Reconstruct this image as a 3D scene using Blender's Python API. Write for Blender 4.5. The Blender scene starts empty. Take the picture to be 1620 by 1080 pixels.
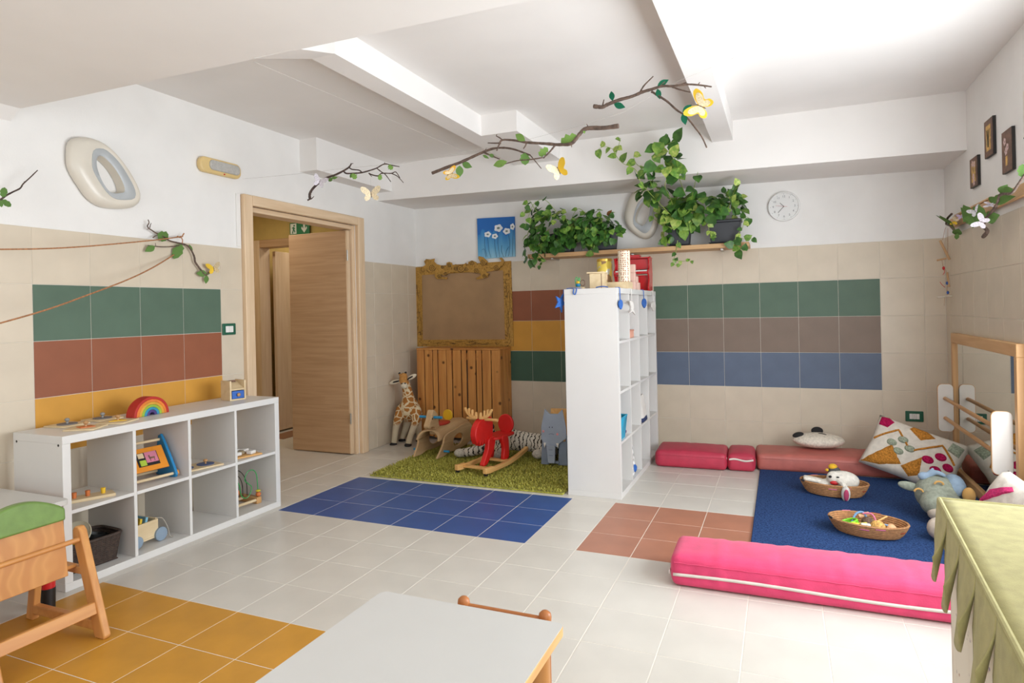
import bpy, bmesh, math, random
from mathutils import Vector, Matrix, Euler, Quaternion
PI = math.pi
random.seed(7)
S = bpy.context.scene
COL = S.collection

# ------------------------------------------------------------------ camera
CAM = Vector((3.757, -6.1194, 1.3481))
FPX, PPY, YAW, ROLL = 1001.57, 490.18, 0.4015, 0.0216      # focal length and principal point for a 1620 x 1080 frame
_fw = Vector((-math.sin(YAW), math.cos(YAW), 0)); _r = Vector((math.cos(YAW), math.sin(YAW), 0)); _u = Vector((0, 0, 1))
_R = math.cos(ROLL)*_r - math.sin(ROLL)*_u; _U = math.sin(ROLL)*_r + math.cos(ROLL)*_u
cd = bpy.data.cameras.new('camera'); co = bpy.data.objects.new('camera', cd); COL.objects.link(co)
cd.sensor_fit = 'HORIZONTAL'; cd.sensor_width = 36; cd.lens = FPX/1620*36
cd.shift_y = (PPY-540)/1620; cd.clip_start = 0.05
m = Matrix((_R, _U, -_fw)).transposed().to_4x4(); m.translation = CAM; co.matrix_world = m
S.camera = co

# ------------------------------------------------------------------ daylight and exposure
S.view_settings.view_transform = 'Standard'; S.view_settings.look = 'None'
S.view_settings.gamma = 1; S.view_settings.use_curve_mapping = False
S.view_settings.exposure = 0.78
S.cycles.max_bounces = 10; S.cycles.diffuse_bounces = 7; S.cycles.glossy_bounces = 4
S.cycles.sample_clamp_indirect = 6
W = bpy.data.worlds.new('sky'); S.world = W; W.use_nodes = True
W.node_tree.nodes['Background'].inputs[0].default_value = (0.86, 0.93, 1.0, 1)
W.node_tree.nodes['Background'].inputs[1].default_value = 0.6
def area(name, loc, direction, sx, sy, power, color=(1, 1, 1)):
    l = bpy.data.lights.new(name, 'AREA'); l.shape = 'RECTANGLE'; l.size = sx; l.size_y = sy; l.energy = power; l.color = color
    o = bpy.data.objects.new(name, l); COL.objects.link(o); o.location = loc
    o.rotation_euler = Vector(direction).to_track_quat('-Z', 'Y').to_euler()
    return o
# daylight entering through the two windows of the right wall and the one of the rear wall
area('daylight_right_window', (5.12, -3.2, 1.35), (-1, 0.08, 0.25), 2.5, 1.6, 78, (0.905, 0.96, 1.0))
area('daylight_rear_window', (2.5, -7.72, 1.6), (0, 1, 0.3), 3.6, 1.8, 22, (0.905, 0.96, 1.0))
area('daylight_right_window_back', (5.12, -6.2, 1.45), (-1, 0.25, 0.2), 1.6, 1.9, 20, (0.905, 0.96, 1.0))

# ------------------------------------------------------------------ materials
def lin(c):
    if isinstance(c, str):
        c = [int(c[i:i+2], 16)/255 for i in (0, 2, 4)]
    return tuple((x/12.92 if x <= .04045 else ((x+.055)/1.055)**2.4) for x in c[:3]) + (1,)
MATS = {}
def nt(name, rough, metal=0, spec=0.5):
    m = bpy.data.materials.new(name); m.use_nodes = True
    b = m.node_tree.nodes['Principled BSDF']
    b.inputs['Roughness'].default_value = rough; b.inputs['Metallic'].default_value = metal
    b.inputs['Specular IOR Level'].default_value = spec
    return m, m.node_tree.nodes, m.node_tree.links, b
def ramp(N, stops, interp='LINEAR'):
    r = N.new('ShaderNodeValToRGB'); r.color_ramp.interpolation = interp
    e = r.color_ramp.elements
    while len(e) < len(stops): e.new(0.5)
    for i, (p, c) in enumerate(stops): e[i].position = p; e[i].color = lin(c)
    return r
def scale_c(c, k):
    if isinstance(c, str): c = [int(c[i:i+2], 16)/255 for i in (0, 2, 4)]
    return tuple(min(1, max(0, x*k)) for x in c[:3])
def plain(name, c, rough=.5, var=.04, scale=9, bump=0, bscale=60, metal=0, spec=.5, sheen=0, rnd=0):
    """one colour with a faint mottling and, if asked, fine relief"""
    if name in MATS: return MATS[name]
    m, N, L, b = nt(name, rough, metal, spec)
    tc = N.new('ShaderNodeTexCoord')
    n = N.new('ShaderNodeTexNoise'); n.inputs['Scale'].default_value = scale; n.inputs['Detail'].default_value = 4
    L.new(tc.outputs['Object'], n.inputs['Vector'])
    r = ramp(N, [(.3, scale_c(c, 1-var)), (.7, scale_c(c, 1+var))])
    L.new(n.outputs['Fac'], r.inputs[0])
    out = r.outputs[0]
    if rnd:
        oi = N.new('ShaderNodeObjectInfo'); hs = N.new('ShaderNodeHueSaturation')
        mr = N.new('ShaderNodeMapRange'); mr.inputs['To Min'].default_value = 1-rnd; mr.inputs['To Max'].default_value = 1+rnd
        L.new(oi.outputs['Random'], mr.inputs[0]); L.new(mr.outputs[0], hs.inputs['Value']); L.new(out, hs.inputs['Color']); out = hs.outputs[0]
    L.new(out, b.inputs['Base Color'])
    if bump:
        n2 = N.new('ShaderNodeTexNoise'); n2.inputs['Scale'].default_value = bscale; n2.inputs['Detail'].default_value = 3
        L.new(tc.outputs['Object'], n2.inputs['Vector'])
        bp = N.new('ShaderNodeBump'); bp.inputs['Strength'].default_value = bump; bp.inputs['Distance'].default_value = .004
        L.new(n2.outputs['Fac'], bp.inputs['Height']); L.new(bp.outputs[0], b.inputs['Normal'])
    if sheen: b.inputs['Sheen Weight'].default_value = sheen
    MATS[name] = m; return m
def wood(name, c1, c2, axis='z', rough=.45, scale=6, stretch=14, knots=0, rnd=0, spec=.4):
    """grain stretched along one axis of the object, optional knots"""
    if name in MATS: return MATS[name]
    m, N, L, b = nt(name, rough, 0, spec)
    tc = N.new('ShaderNodeTexCoord'); mp = N.new('ShaderNodeMapping')
    sc = [scale*stretch/4]*3; sc['xyz'.index(axis)] = scale/4
    mp.inputs['Scale'].default_value = sc
    L.new(tc.outputs['Object'], mp.inputs['Vector'])
    src = mp.outputs[0]
    if rnd:
        oi = N.new('ShaderNodeObjectInfo'); va = N.new('ShaderNodeVectorMath'); va.operation = 'ADD'
        ml = N.new('ShaderNodeMath'); ml.operation = 'MULTIPLY'; ml.inputs[1].default_value = 57
        L.new(oi.outputs['Random'], ml.inputs[0]); L.new(mp.outputs[0], va.inputs[0]); L.new(ml.outputs[0], va.inputs[1]); src = va.outputs[0]
    n = N.new('ShaderNodeTexNoise'); n.inputs['Scale'].default_value = 1.6; n.inputs['Detail'].default_value = 6; n.inputs['Distortion'].default_value = .6
    L.new(src, n.inputs['Vector'])
    r = ramp(N, [(.32, c1), (.68, c2)]); L.new(n.outputs['Fac'], r.inputs[0])
    out = r.outputs[0]
    if knots:
        v = N.new('ShaderNodeTexVoronoi'); v.inputs['Scale'].default_value = knots
        va2 = N.new('ShaderNodeVectorMath'); va2.operation = 'ADD'
        L.new(tc.outputs['Object'], va2.inputs[0])
        if rnd: L.new(ml.outputs[0], va2.inputs[1])
        L.new(va2.outputs[0], v.inputs['Vector'])
        kr = ramp(N, [(.09, '4a2a14'), (.17, 'ffffff')]); L.new(v.outputs['Distance'], kr.inputs[0])
        mx = N.new('ShaderNodeMix'); mx.data_type = 'RGBA'; mx.blend_type = 'MULTIPLY'; mx.inputs[0].default_value = .85
        L.new(out, mx.inputs[6]); L.new(kr.outputs[0], mx.inputs[7]); out = mx.outputs[2]
    L.new(out, b.inputs['Base Color'])
    MATS[name] = m; return m

# ------------------------------------------------------------------ mesh building
class MB:
    def __init__(s): s.v = []; s.f = []; s.fm = []; s.mi = 0
    def add(s, vs, fs, M=None):
        o = len(s.v)
        s.v += [tuple(M @ Vector(p)) if M is not None else tuple(p) for p in vs]
        s.f += [tuple(i+o for i in f) for f in fs]; s.fm += [s.mi]*len(fs)
        return s
    def box(s, c, d, M=None, R=None):
        x, y, z = d[0]/2, d[1]/2, d[2]/2
        vs = [Vector((a*x, b*y, e*z)) for a in (-1, 1) for b in (-1, 1) for e in (-1, 1)]
        if R is not None: vs = [R @ p for p in vs]
        vs = [p + Vector(c) for p in vs]
        return s.add(vs, [(0, 1, 3, 2), (4, 6, 7, 5), (0, 4, 5, 1), (2, 3, 7, 6), (0, 2, 6, 4), (1, 5, 7, 3)], M)
    def b2(s, a, b, M=None):
        return s.box([(a[i]+b[i])/2 for i in range(3)], [abs(b[i]-a[i]) for i in range(3)], M)
    def tube(s, pts, r, n=8, M=None, cap=True, closed=False, flat=None):
        P = [Vector(p) for p in pts]; k = len(P)
        rr = r if isinstance(r, (list, tuple)) else [r]*k
        vs = []; fs = []; up = None
        for i, p in enumerate(P):
            if closed: t = P[(i+1) % k]-P[i-1]
            else: t = P[min(i+1, k-1)]-P[max(i-1, 0)]
            t = t.normalized() if t.length > 1e-9 else Vector((0, 0, 1))
            if up is None:
                up = Vector((0, 0, 1)) if abs(t.z) < .9 else Vector((1, 0, 0))
            a = t.cross(up)
            if a.length < 1e-6: a = t.orthogonal()
            a.normalize(); bb = a.cross(t).normalized(); up = bb
            for j in range(n):
                w = 2*PI*j/n
                vs.append(p + (a*math.cos(w) + bb*math.sin(w)*(flat or 1))*rr[i])
        m = k if closed else k-1
        for i in range(m):
            for j in range(n):
                i2 = (i+1) % k
                fs.append((i*n+j, i*n+(j+1) % n, i2*n+(j+1) % n, i2*n+j))
        if cap and not closed:
            fs.append(tuple(range(n-1, -1, -1))); fs.append(tuple((k-1)*n+j for j in range(n)))
        return s.add(vs, fs, M)
    def cyl(s, a, b, r, n=16, r2=None, M=None): return s.tube([a, b], [r, r if r2 is None else r2], n, M)
    def lathe(s, prof, n=24, M=None, sx=1, sy=1):
        vs = []; fs = []; k = len(prof)
        for (r, z) in prof:
            for j in range(n):
                w = 2*PI*j/n; vs.append((r*math.cos(w)*sx, r*math.sin(w)*sy, z))
        for i in range(k-1):
            for j in range(n): fs.append((i*n+j, i*n+(j+1) % n, (i+1)*n+(j+1) % n, (i+1)*n+j))
        fs.append(tuple(range(n-1, -1, -1))); fs.append(tuple((k-1)*n+j for j in range(n)))
        return s.add(vs, fs, M)
    def ell(s, c, r, n=16, m=10, M=None, R=None):
        vs = []; fs = []
        for i in range(m+1):
            t = PI*i/m
            for j in range(n):
                w = 2*PI*j/n; p = Vector((r[0]*math.sin(t)*math.cos(w), r[1]*math.sin(t)*math.sin(w), r[2]*math.cos(t)))
                if R is not None: p = R @ p
                vs.append(p+Vector(c))
        for i in range(m):
            for j in range(n): fs.append((i*n+j, (i+1)*n+j, (i+1)*n+(j+1) % n, i*n+(j+1) % n))
        return s.add(vs, fs, M)
    def prism(s, poly, y0, y1, M=None):
        """polygon given in x,z, extruded along y"""
        k = len(poly)
        vs = [(x, y0, z) for x, z in poly]+[(x, y1, z) for x, z in poly]
        fs = [tuple(range(k)), tuple(range(2*k-1, k-1, -1))]+[(i, i+k, (i+1) % k+k, (i+1) % k) for i in range(k)]
        return s.add(vs, fs, M)
    def ring_prism(s, outer, inner, y0, y1, M=None):
        """frame between two outlines with the same number of points, extruded along y"""
        k = len(outer); vs = []
        for y in (y0, y1):
            vs += [(x, y, z) for x, z in outer]+[(x, y, z) for x, z in inner]
        fs = []
        for i in range(k):
            j = (i+1) % k
            fs += [(i, j, k+j, k+i), (2*k+j, 2*k+i, 3*k+i, 3*k+j), (j, i, 2*k+i, 2*k+j), (k+i, k+j, 3*k+j, 3*k+i)]
        return s.add(vs, fs, M)
    def grid(s, fn, nu, nv, M=None, two=False):
        vs = [fn(i/nu, j/nv) for i in range(nu+1) for j in range(nv+1)]
        fs = [(i*(nv+1)+j, (i+1)*(nv+1)+j, (i+1)*(nv+1)+j+1, i*(nv+1)+j+1) for i in range(nu) for j in range(nv)]
        return s.add(vs, fs, M)
    def mesh(s, name, mats, smooth=True, angle=38):
        me = bpy.data.meshes.new(name); me.from_pydata(s.v, [], s.f)
        for mt in (mats if isinstance(mats, (list, tuple)) else [mats]): me.materials.append(mt)
        if any(s.fm): me.polygons.foreach_set('material_index', s.fm)
        bm = bmesh.new(); bm.from_mesh(me); bmesh.ops.recalc_face_normals(bm, faces=bm.faces); bm.to_mesh(me); bm.free()
        if smooth:
            me.polygons.foreach_set('use_smooth', [True]*len(me.polygons)); me.set_sharp_from_angle(angle=math.radians(angle))
        return me
    def build(s, name, mats, parent=None, world=False, smooth=True, bevel=0, seg=2, subsurf=0, remesh=0, smoothit=0, angle=38, solid=0, loc=None, rot=None):
        o = bpy.data.objects.new(name, s.mesh(name, mats, smooth, angle)); COL.objects.link(o)
        if parent is not None:
            o.parent = parent
            if world: o.matrix_parent_inverse = parent.matrix_basis.inverted()
        if loc is not None: o.location = loc
        if rot is not None: o.rotation_euler = rot
        if remesh:
            md = o.modifiers.new('remesh', 'REMESH'); md.mode = 'VOXEL'; md.voxel_size = remesh; md.use_smooth_shade = True
        if smoothit:
            md = o.modifiers.new('smooth', 'SMOOTH'); md.iterations = smoothit; md.factor = .5
        if solid:
            md = o.modifiers.new('solid', 'SOLIDIFY'); md.thickness = solid; md.offset = 0
        if bevel:
            md = o.modifiers.new('bevel', 'BEVEL'); md.width = bevel; md.segments = seg; md.limit_method = 'ANGLE'; md.angle_limit = math.radians(35)
        if subsurf:
            md = o.modifiers.new('sub', 'SUBSURF'); md.levels = subsurf; md.render_levels = subsurf
        return o
def tag(o, label, cat, group=None, kind=None):
    if label: o['label'] = label
    if cat: o['category'] = cat
    if group: o['group'] = group
    if kind: o['kind'] = kind
    return o
def thing(name, label, cat, loc=(0, 0, 0), rz=0, group=None, rot=None):
    o = bpy.data.objects.new(name, None); COL.objects.link(o); o.empty_display_size = .05
    o.location = loc; o.rotation_euler = rot if rot else (0, 0, rz)
    return tag(o, label, cat, group)
def struct(o): o['kind'] = 'structure'; return o
def inst(name, me, parent, loc=(0, 0, 0), rot=None, scale=None, mw=None):
    o = bpy.data.objects.new(name, me); COL.objects.link(o)
    if parent is not None: o.parent = parent
    if mw is not None: o.matrix_local = mw
    else:
        o.location = loc
        if rot: o.rotation_euler = rot
        if scale: o.scale = scale if hasattr(scale, '__len__') else (scale,)*3
    return o
def Mt(x, y, z): return Matrix.Translation((x, y, z))
def Mr(a, ax): return Matrix.Rotation(a, 4, ax)
def bez(pts, n=8, closed=False):
    """smooth curve (Catmull-Rom) through points"""
    P = [Vector(p) for p in pts]; k = len(P); out = []
    rng = range(k) if closed else range(k-1)
    for i in rng:
        if closed: p0, p1, p2, p3 = P[i-1], P[i], P[(i+1) % k], P[(i+2) % k]
        else: p0, p1, p2, p3 = P[max(i-1, 0)], P[i], P[i+1], P[min(i+2, k-1)]
        for j in range(n):
            t = j/n
            out.append(.5*((2*p1)+(p2-p0)*t+(2*p0-5*p1+4*p2-p3)*t*t+(3*p1-p0-3*p2+p3)*t**3))
    if not closed: out.append(P[-1])
    return out
def bez2(pts, n=6, closed=True): return [(p.x, p.z) for p in bez([(x, 0, z) for x, z in pts], n, closed)]
def rrect(x0, z0, x1, z1, r, n=5):
    out = []
    for cx, cz, a0 in ((x1-r, z1-r, 0), (x0+r, z1-r, 90), (x0+r, z0+r, 180), (x1-r, z0+r, 270)):
        for i in range(n+1):
            a = math.radians(a0+90*i/n); out.append((cx+r*math.cos(a), cz+r*math.sin(a)))
    return out
def dirM(p, d, up=(0, 0, 1)):
    """matrix with local z along d, placed at p"""
    d = Vector(d).normalized(); m = d.to_track_quat('Z', 'Y').to_matrix().to_4x4(); m.translation = Vector(p); return m
def axes(p, x, y, z):
    m = Matrix((Vector(x), Vector(y), Vector(z))).transposed().to_4x4(); m.translation = Vector(p); return m
def proj(p):
    d = Vector(p)-CAM; z = d.dot(_fw); return (810+FPX*d.dot(_R)/z, PPY-FPX*d.dot(_U)/z, z) if z > .05 else (-9e9, 0, z)
def at(u, v, **k):
    """world point seen at frame position u,v (1620 x 1080) on the plane x=, y= or z="""
    (a, val), = k.items(); i = 'xyz'.index(a); d = _fw+_R*((u-810)/FPX)-_U*((v-PPY)/FPX)
    return CAM+d*((val-CAM[i])/d[i])
def leafmesh(name, mat, kind='heart', n=6):
    """leaf in the x-y plane, stem at the origin, tip at y=1, slightly folded and curled"""
    W_ = {'heart': [.0, .34, .43, .40, .30, .15, .0], 'lance': [.0, .15, .24, .26, .22, .12, .0], 'serrate': [.05, .30, .27, .38, .30, .24, .0], 'lobed': [.06, .30, .20, .42, .24, .30, .0]}[kind]
    b = MB(); vs = []; fs = []
    for i, w in enumerate(W_):
        y = i/(len(W_)-1); z = -.18*y*y
        yb = y-(.12 if kind == 'heart' and i == 1 else 0)
        vs += [(-w, yb, z+.16*w), (0, y, z), (w, yb, z+.16*w)]
    for i in range(len(W_)-1):
        a = i*3; fs += [(a, a+1, a+4, a+3), (a+1, a+2, a+5, a+4)]
    return b.add(vs, fs).mesh(name, mat, True, 60)

# ================================================================== the setting
M_PLASTER = plain('white_plaster', 'e6e4e1', .85, .015, 3, bump=.15, bscale=90, spec=.2)
M_CEIL = plain('ceiling_paint', 'e6e3e0', .9, .012, 2, spec=.15)
M_GROUT = plain('grout', 'ddd6ca', .8, .03)
M_TILE = plain('beige_wall_tile', 'cec1ad', .38, .02, 5, rnd=.012, spec=.4)
M_TG = plain('green_wall_tile', '586d5d', .5, .03, 5, rnd=.02, spec=.25)
M_TR = plain('red_brown_wall_tile', '905840', .5, .03, 5, rnd=.02, spec=.25)
M_TY = plain('ochre_wall_tile', 'cc9540', .5, .03, 5, rnd=.02, spec=.25)
M_TGREY = plain('taupe_wall_tile', '807064', .5, .03, 5, rnd=.02, spec=.25)
M_TB = plain('blue_grey_wall_tile', '606c80', .5, .03, 5, rnd=.02, spec=.25)
M_TDG = plain('dark_green_wall_tile', '45604f', .5, .03, 5, rnd=.02, spec=.25)
M_FL = plain('pale_floor_tile', 'cdc8bf', .3, .02, 4, bump=.05, bscale=20, rnd=.012, spec=.45)
M_FB = plain('blue_floor_tile', '33548f', .36, .04, 5, rnd=.02, spec=.3)
M_FY = plain('ochre_floor_tile', 'c48d34', .36, .04, 5, rnd=.02, spec=.3)
M_FR = plain('brown_floor_tile', 'ab7259', .32, .04, 5, rnd=.02, spec=.4)
M_YW = plain('yellow_corridor_paint', 'c4a965', .8, .03)

RX, RY, RZ = 5.0, -7.6, 2.84
# ---- floor slab with single tiles
fl = struct(MB().b2((-1.95, RY, -.08), (RX, 0.6, -.0009)).build('floor', M_GROUT, smooth=False))
G = .3064; GAP = .0026
cells = []
for k in range(-2, 15):
    for j in range(-6, 20):
        x0, x1 = .530+k*G, .530+(k+1)*G; y1, y0 = -1.816-j*G, -1.816-(j+1)*G
        x0, x1, y0, y1 = max(x0, 0.003), min(x1, RX-.003), max(y0, RY+.003), min(y1, -.003)
        if x1-x0 < .02 or y1-y0 < .02: continue
        mt = M_FL
        if 0 <= k <= 5 and 0 <= j <= 2: mt = M_FB
        elif 7 <= k <= 9 and 0 <= j <= 2: mt = M_FR
        elif 0 <= k <= 5 and 7 <= j <= 15: mt = M_FY
        q = [proj((x, y, 0)) for x in (x0, x1) for y in (y0, y1)]
        vis = all(a[2] > .1 for a in q) and any(-5 < a[0] < 1625 and 300 < a[1] < 1085 for a in q)
        cells.append((vis and -1/min(a[2] for a in q) or 0, x0, x1, y0, y1, mt))
cells.sort(key=lambda c: c[0])
TM = {}
def tile_obj(parent, c, d, mt, bev=.0015):
    """one tile: a slab with a small chamfer round its face; face along +z of d; shared between alike tiles"""
    key = (round(d[0], 4), round(d[1], 4), round(d[2], 4), mt.name)
    if key not in TM:
        b = MB(); x, y, z = d[0]/2, d[1]/2, d[2]
        vs = [(-x, -y, 0), (x, -y, 0), (x, y, 0), (-x, y, 0), (-x, -y, z-bev), (x, -y, z-bev), (x, y, z-bev), (-x, y, z-bev),
              (-x+bev, -y+bev, z), (x-bev, -y+bev, z), (x-bev, y-bev, z), (-x+bev, y-bev, z)]
        fs = [(0, 1, 5, 4), (1, 2, 6, 5), (2, 3, 7, 6), (3, 0, 4, 7), (4, 5, 9, 8), (5, 6, 10, 9), (6, 7, 11, 10), (7, 4, 8, 11), (8, 9, 10, 11)]
        TM[key] = b.add(vs, fs).mesh('tile', mt, smooth=False)
    return inst('tile', TM[key], parent, mw=c)
rest = {}
for i, (vis, x0, x1, y0, y1, mt) in enumerate(cells):
    d = (x1-x0-GAP, y1-y0-GAP, .004); c = ((x0+x1)/2, (y0+y1)/2, -.004)
    if vis and i < 300: tile_obj(fl, Mt(*c), d, mt)
    else: rest.setdefault(mt, MB()).b2((x0+GAP/2, y0+GAP/2, -.004), (x1-GAP/2, y1-GAP/2, 0))
for mt, b in rest.items():
    o = b.build('tile_field', mt, fl, smooth=False); o['kind'] = 'stuff'

# ---- walls
def wall_with_holes(name, axis, pos, thick, lo, hi, top, holes, mat):
    """plaster wall in a plane x=pos or y=pos, running from lo to hi, with rectangular openings (a0,a1,z0,z1)"""
    b = MB(); edges = sorted({lo, hi, *[h[0] for h in holes], *[h[1] for h in holes]})
    for a0, a1 in zip(edges, edges[1:]):
        zs = [(0, top)]
        for h in holes:
            if h[0] <= a0 and a1 <= h[1]:
                zs = [(p, q) for (z0, z1) in zs for (p, q) in ((z0, min(z1, h[2])), (max(z0, h[3]), z1)) if q-p > 1e-4]
        for z0, z1 in zs:
            if axis == 'x': b.b2((pos, a0, z0), (pos+thick, a1, z1))
            else: b.b2((a0, pos, z0), (a1, pos+thick, z1))
    return struct(b.build(name, mat, smooth=False))
DY0, DY1, DZ = -2.41, -1.10, 2.205
wl = wall_with_holes('wall_left', 'x', 0, -.14, RY, 0, RZ, [(DY0, DY1, 0, DZ)], M_PLASTER)
wb = wall_with_holes('wall_back', 'y', 0, .14, -.14, RX+.14, RZ, [], M_PLASTER)
wr = wall_with_holes('wall_right', 'x', RX, .14, RY, 0, RZ, [(-4.5, -1.95, .5, 2.15), (-7.0, -5.4, .5, 2.4)], M_PLASTER)
wrr = wall_with_holes('wall_rear', 'y', RY, -.14, -.14, RX+.14, RZ, [(.7, 4.3, .7, 2.5)], M_PLASTER)
M_WINF = plain('white_window_frame', 'e8e6e2', .4, .01)
def window(n, axis, pos, a0, a1, z0, z1):
    f = struct(thing('window_%d' % n, None, None)); t = .05
    def bar(nm, p, q, y, z):
        b = MB()
        if axis == 'x': b.b2((pos+.03, p, y), (pos+.09, q, z))
        else: b.b2((p, pos-.03, y), (q, pos-.09, z))
        b.build(nm, M_WINF, f, bevel=.004)
    bar('frame_rail', a0, a1, z0, z0+t); bar('frame_rail', a0, a1, z1-t, z1)
    k = 2
    for i in range(k+1):
        p = a0+(a1-a0)*i/k; p = min(max(p, a0+t/2), a1-t/2); bar('frame_stile', p-t/2, p+t/2, z0+t, z1-t)
window(1, 'x', RX, -4.5, -1.95, .5, 2.15); window(2, 'x', RX, -7.0, -5.4, .5, 2.4); window(3, 'y', RY, .7, 4.3, .7, 2.5)

# wall tiles: 31.5 x 31.3 cm, six rows up to 1.858 m
TZ = [1.858, 1.545, 1.232, .919, .606, .293, 0.0]; TW = .315; TT = .007; TG2 = .0028
def lay(wall, axis, pos, sgn, lines, pick, skip=lambda a0, a1, z0, z1: False):
    for a0, a1 in zip(lines, lines[1:]):
        if a1-a0 < .02: continue
        for z1, z0 in zip(TZ, TZ[1:]):
            if skip(a0, a1, z0, z1): continue
            d = (a1-a0-TG2, z1-z0-TG2, TT); ac, zc = (a0+a1)/2, (z0+z1)/2
            if axis == 'y': mw = axes((ac, pos, zc), (1, 0, 0), (0, 0, 1), (0, -1, 0))
            elif sgn > 0: mw = axes((pos, ac, zc), (0, 1, 0), (0, 0, 1), (1, 0, 0))
            else: mw = axes((pos, ac, zc), (0, -1, 0), (0, 0, 1), (-1, 0, 0))
            tile_obj(wall, mw, d, pick(ac, zc))
def grout(wall, a, b):
    MB().b2(a, b).build('tile_bed', M_GROUT, wall, smooth=False)
# left wall
yl = [-3.964+i*TW for i in range(-7, 13)]
def cut(ls, lo, hi): return [lo]+[v for v in ls if lo+.012 < v < hi-.012]+[hi]
def pl(y, z):
    if -3.964 < y < -2.704: return {1.388: M_TG, 1.075: M_TR, .762: M_TY}.get(round((z-.0005)*1000)/1000, M_TG if z > 1.24 and z < 1.54 else M_TR if .92 < z < 1.23 else M_TY if .61 < z < .91 else M_TILE)
    return M_TILE
grout(wl, (0, -6.1, 0), (.004, -2.50, 1.857)); grout(wl, (0, -.99, 0), (.004, 0, 1.857))
lay(wl, 'x', 0, 1, cut(yl, -6.1, -2.50), pl); lay(wl, 'x', 0, 1, cut(yl, -.99, -.008), pl)
# back wall
xb = [2.954+i*TW for i in range(-10, 8)]
def pb(x, z):
    r = 0 if 1.24 < z < 1.54 else 1 if .92 < z < 1.23 else 2 if .61 < z < .91 else 3
    if r < 3 and .434 < x < 2.009: return (M_TR, M_TY, M_TDG)[r]
    if r < 3 and 2.63 < x < 4.529: return (M_TG, M_TGREY, M_TB)[r]
    return M_TILE
grout(wb, (0.002, -.004, 0), (RX-.002, 0, 1.857))
lay(wb, 'y', 0, 1, cut(xb, 0.008, RX-.008), pb)
# right wall
yr = [-.173-i*.318 for i in range(14)][::-1]
grout(wr, (RX-.004, -1.93, 0), (RX, -.002, 1.857))
lay(wr, 'x', RX, -1, cut(yr, -1.93, -.008), lambda y, z: M_TILE)

# ---- ceiling, soffit and beams
struct(MB().b2((-.14, RY-.14, RZ), (RX+.14, .14, RZ+.12)).build('ceiling', M_CEIL, smooth=False))
def hexa(name, p):   # eight corners: bottom four then top four
    return struct(MB().add(p, [(0, 1, 2, 3), (7, 6, 5, 4), (0, 4, 5, 1), (1, 5, 6, 2), (2, 6, 7, 3), (3, 7, 4, 0)]).build(name, M_CEIL, smooth=False))
# wide soffit near the camera, lowered by a haunch against the left wall
b = MB().prism([(0, 2.41), (.09, 2.465), (5.0, 2.40), (5.0, RZ), (0, RZ)], -7.6, -4.05); struct(b.build('trim_soffit', M_CEIL, smooth=False))
# beam along the back wall
hexa('trim_back_beam', [(0, -.72, 2.485), (5, -.69, 2.418), (5, 0, 2.418), (0, 0, 2.50), (0, -.72, RZ), (5, -.69, RZ), (5, 0, RZ), (0, 0, RZ)])
# slim beam with a splayed haunch at the soffit and a wider head at the back
zA = 2.683
struct(MB().prism([(1.525, zA), (1.675, zA), (1.675, RZ), (1.525, RZ)], -3.47, -.70)
       .add([(1.525, -3.47, zA), (1.675, -3.47, zA), (1.95, -4.06, 2.44), (1.717, -4.06, 2.44), (1.525, -3.47, RZ), (1.675, -3.47, RZ), (1.95, -4.06, RZ), (1.717, -4.06, RZ)],
            [(0, 1, 2, 3), (7, 6, 5, 4), (0, 4, 5, 1), (1, 5, 6, 2), (2, 6, 7, 3), (3, 7, 4, 0)])
       .b2((1.62, -1.745, zA), (1.97, -.70, RZ)).build('trim_beam_middle', M_CEIL, smooth=False))
struct(MB().b2((3.268, -4.06, zA), (3.428, -.70, RZ)).build('trim_beam_right', M_CEIL, smooth=False))
struct(MB().b2((0, -1.84, 2.565), (.18, -.71, RZ)).build('trim_beam_left', M_CEIL, smooth=False))

# ---- door and corridor
M_OAK = wood('bleached_oak', 'd2b592', 'e0c6a6', 'z', .5, 5, 16)
M_OAKX = wood('bleached_oak_cross', 'b08c68', 'c09c78', 'x', .5, 5, 20)
M_DARK = plain('dark_gap', '3a332c', .7)
d1 = struct(thing('door_1', 'bleached oak door standing open into the corridor', None))
cas = MB()
def casing(nm, a, bb, mt=M_OAK): return MB().b2(a, bb).build(nm, mt, d1, bevel=.008, seg=3)
casing('casing', (-.002, -2.50, 0), (.042, -2.412, 2.272)); casing('casing', (-.002, -1.098, 0), (.042, -1.0, 2.272))
M_OAKY = wood('bleached_oak_header', 'd2b592', 'e0c6a6', 'y', .5, 5, 16)
casing('casing_header', (-.002, -2.412, 2.192), (.042, -1.098, 2.272), M_OAKY)
casing('jamb', (-.145, -2.43, 0), (-.003, -2.385, 2.192)); casing('jamb', (-.145, -1.135, 0), (-.003, -1.09, 2.192))
casing('jamb_header', (-.145, -2.385, 2.15), (-.003, -1.135, 2.192), M_OAKY)
leaf = MB().b2((-.735, -1.185, .012), (-.045, -1.145, 2.14)).build('door_leaf', M_OAKX, d1, bevel=.003)
MB().b2((-.046, -1.187, .012), (-.028, -1.143, 2.14)).build('leaf_edge', M_OAK, leaf, bevel=.002)
M_STEEL = plain('brushed_steel', 'b9b7b2', .3, .02, metal=1)
for z in (.35, 1.9): MB().cyl((-.02, -1.195, z-.05), (-.02, -1.195, z+.05), .008, 10).build('hinge', M_STEEL, leaf)
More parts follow.
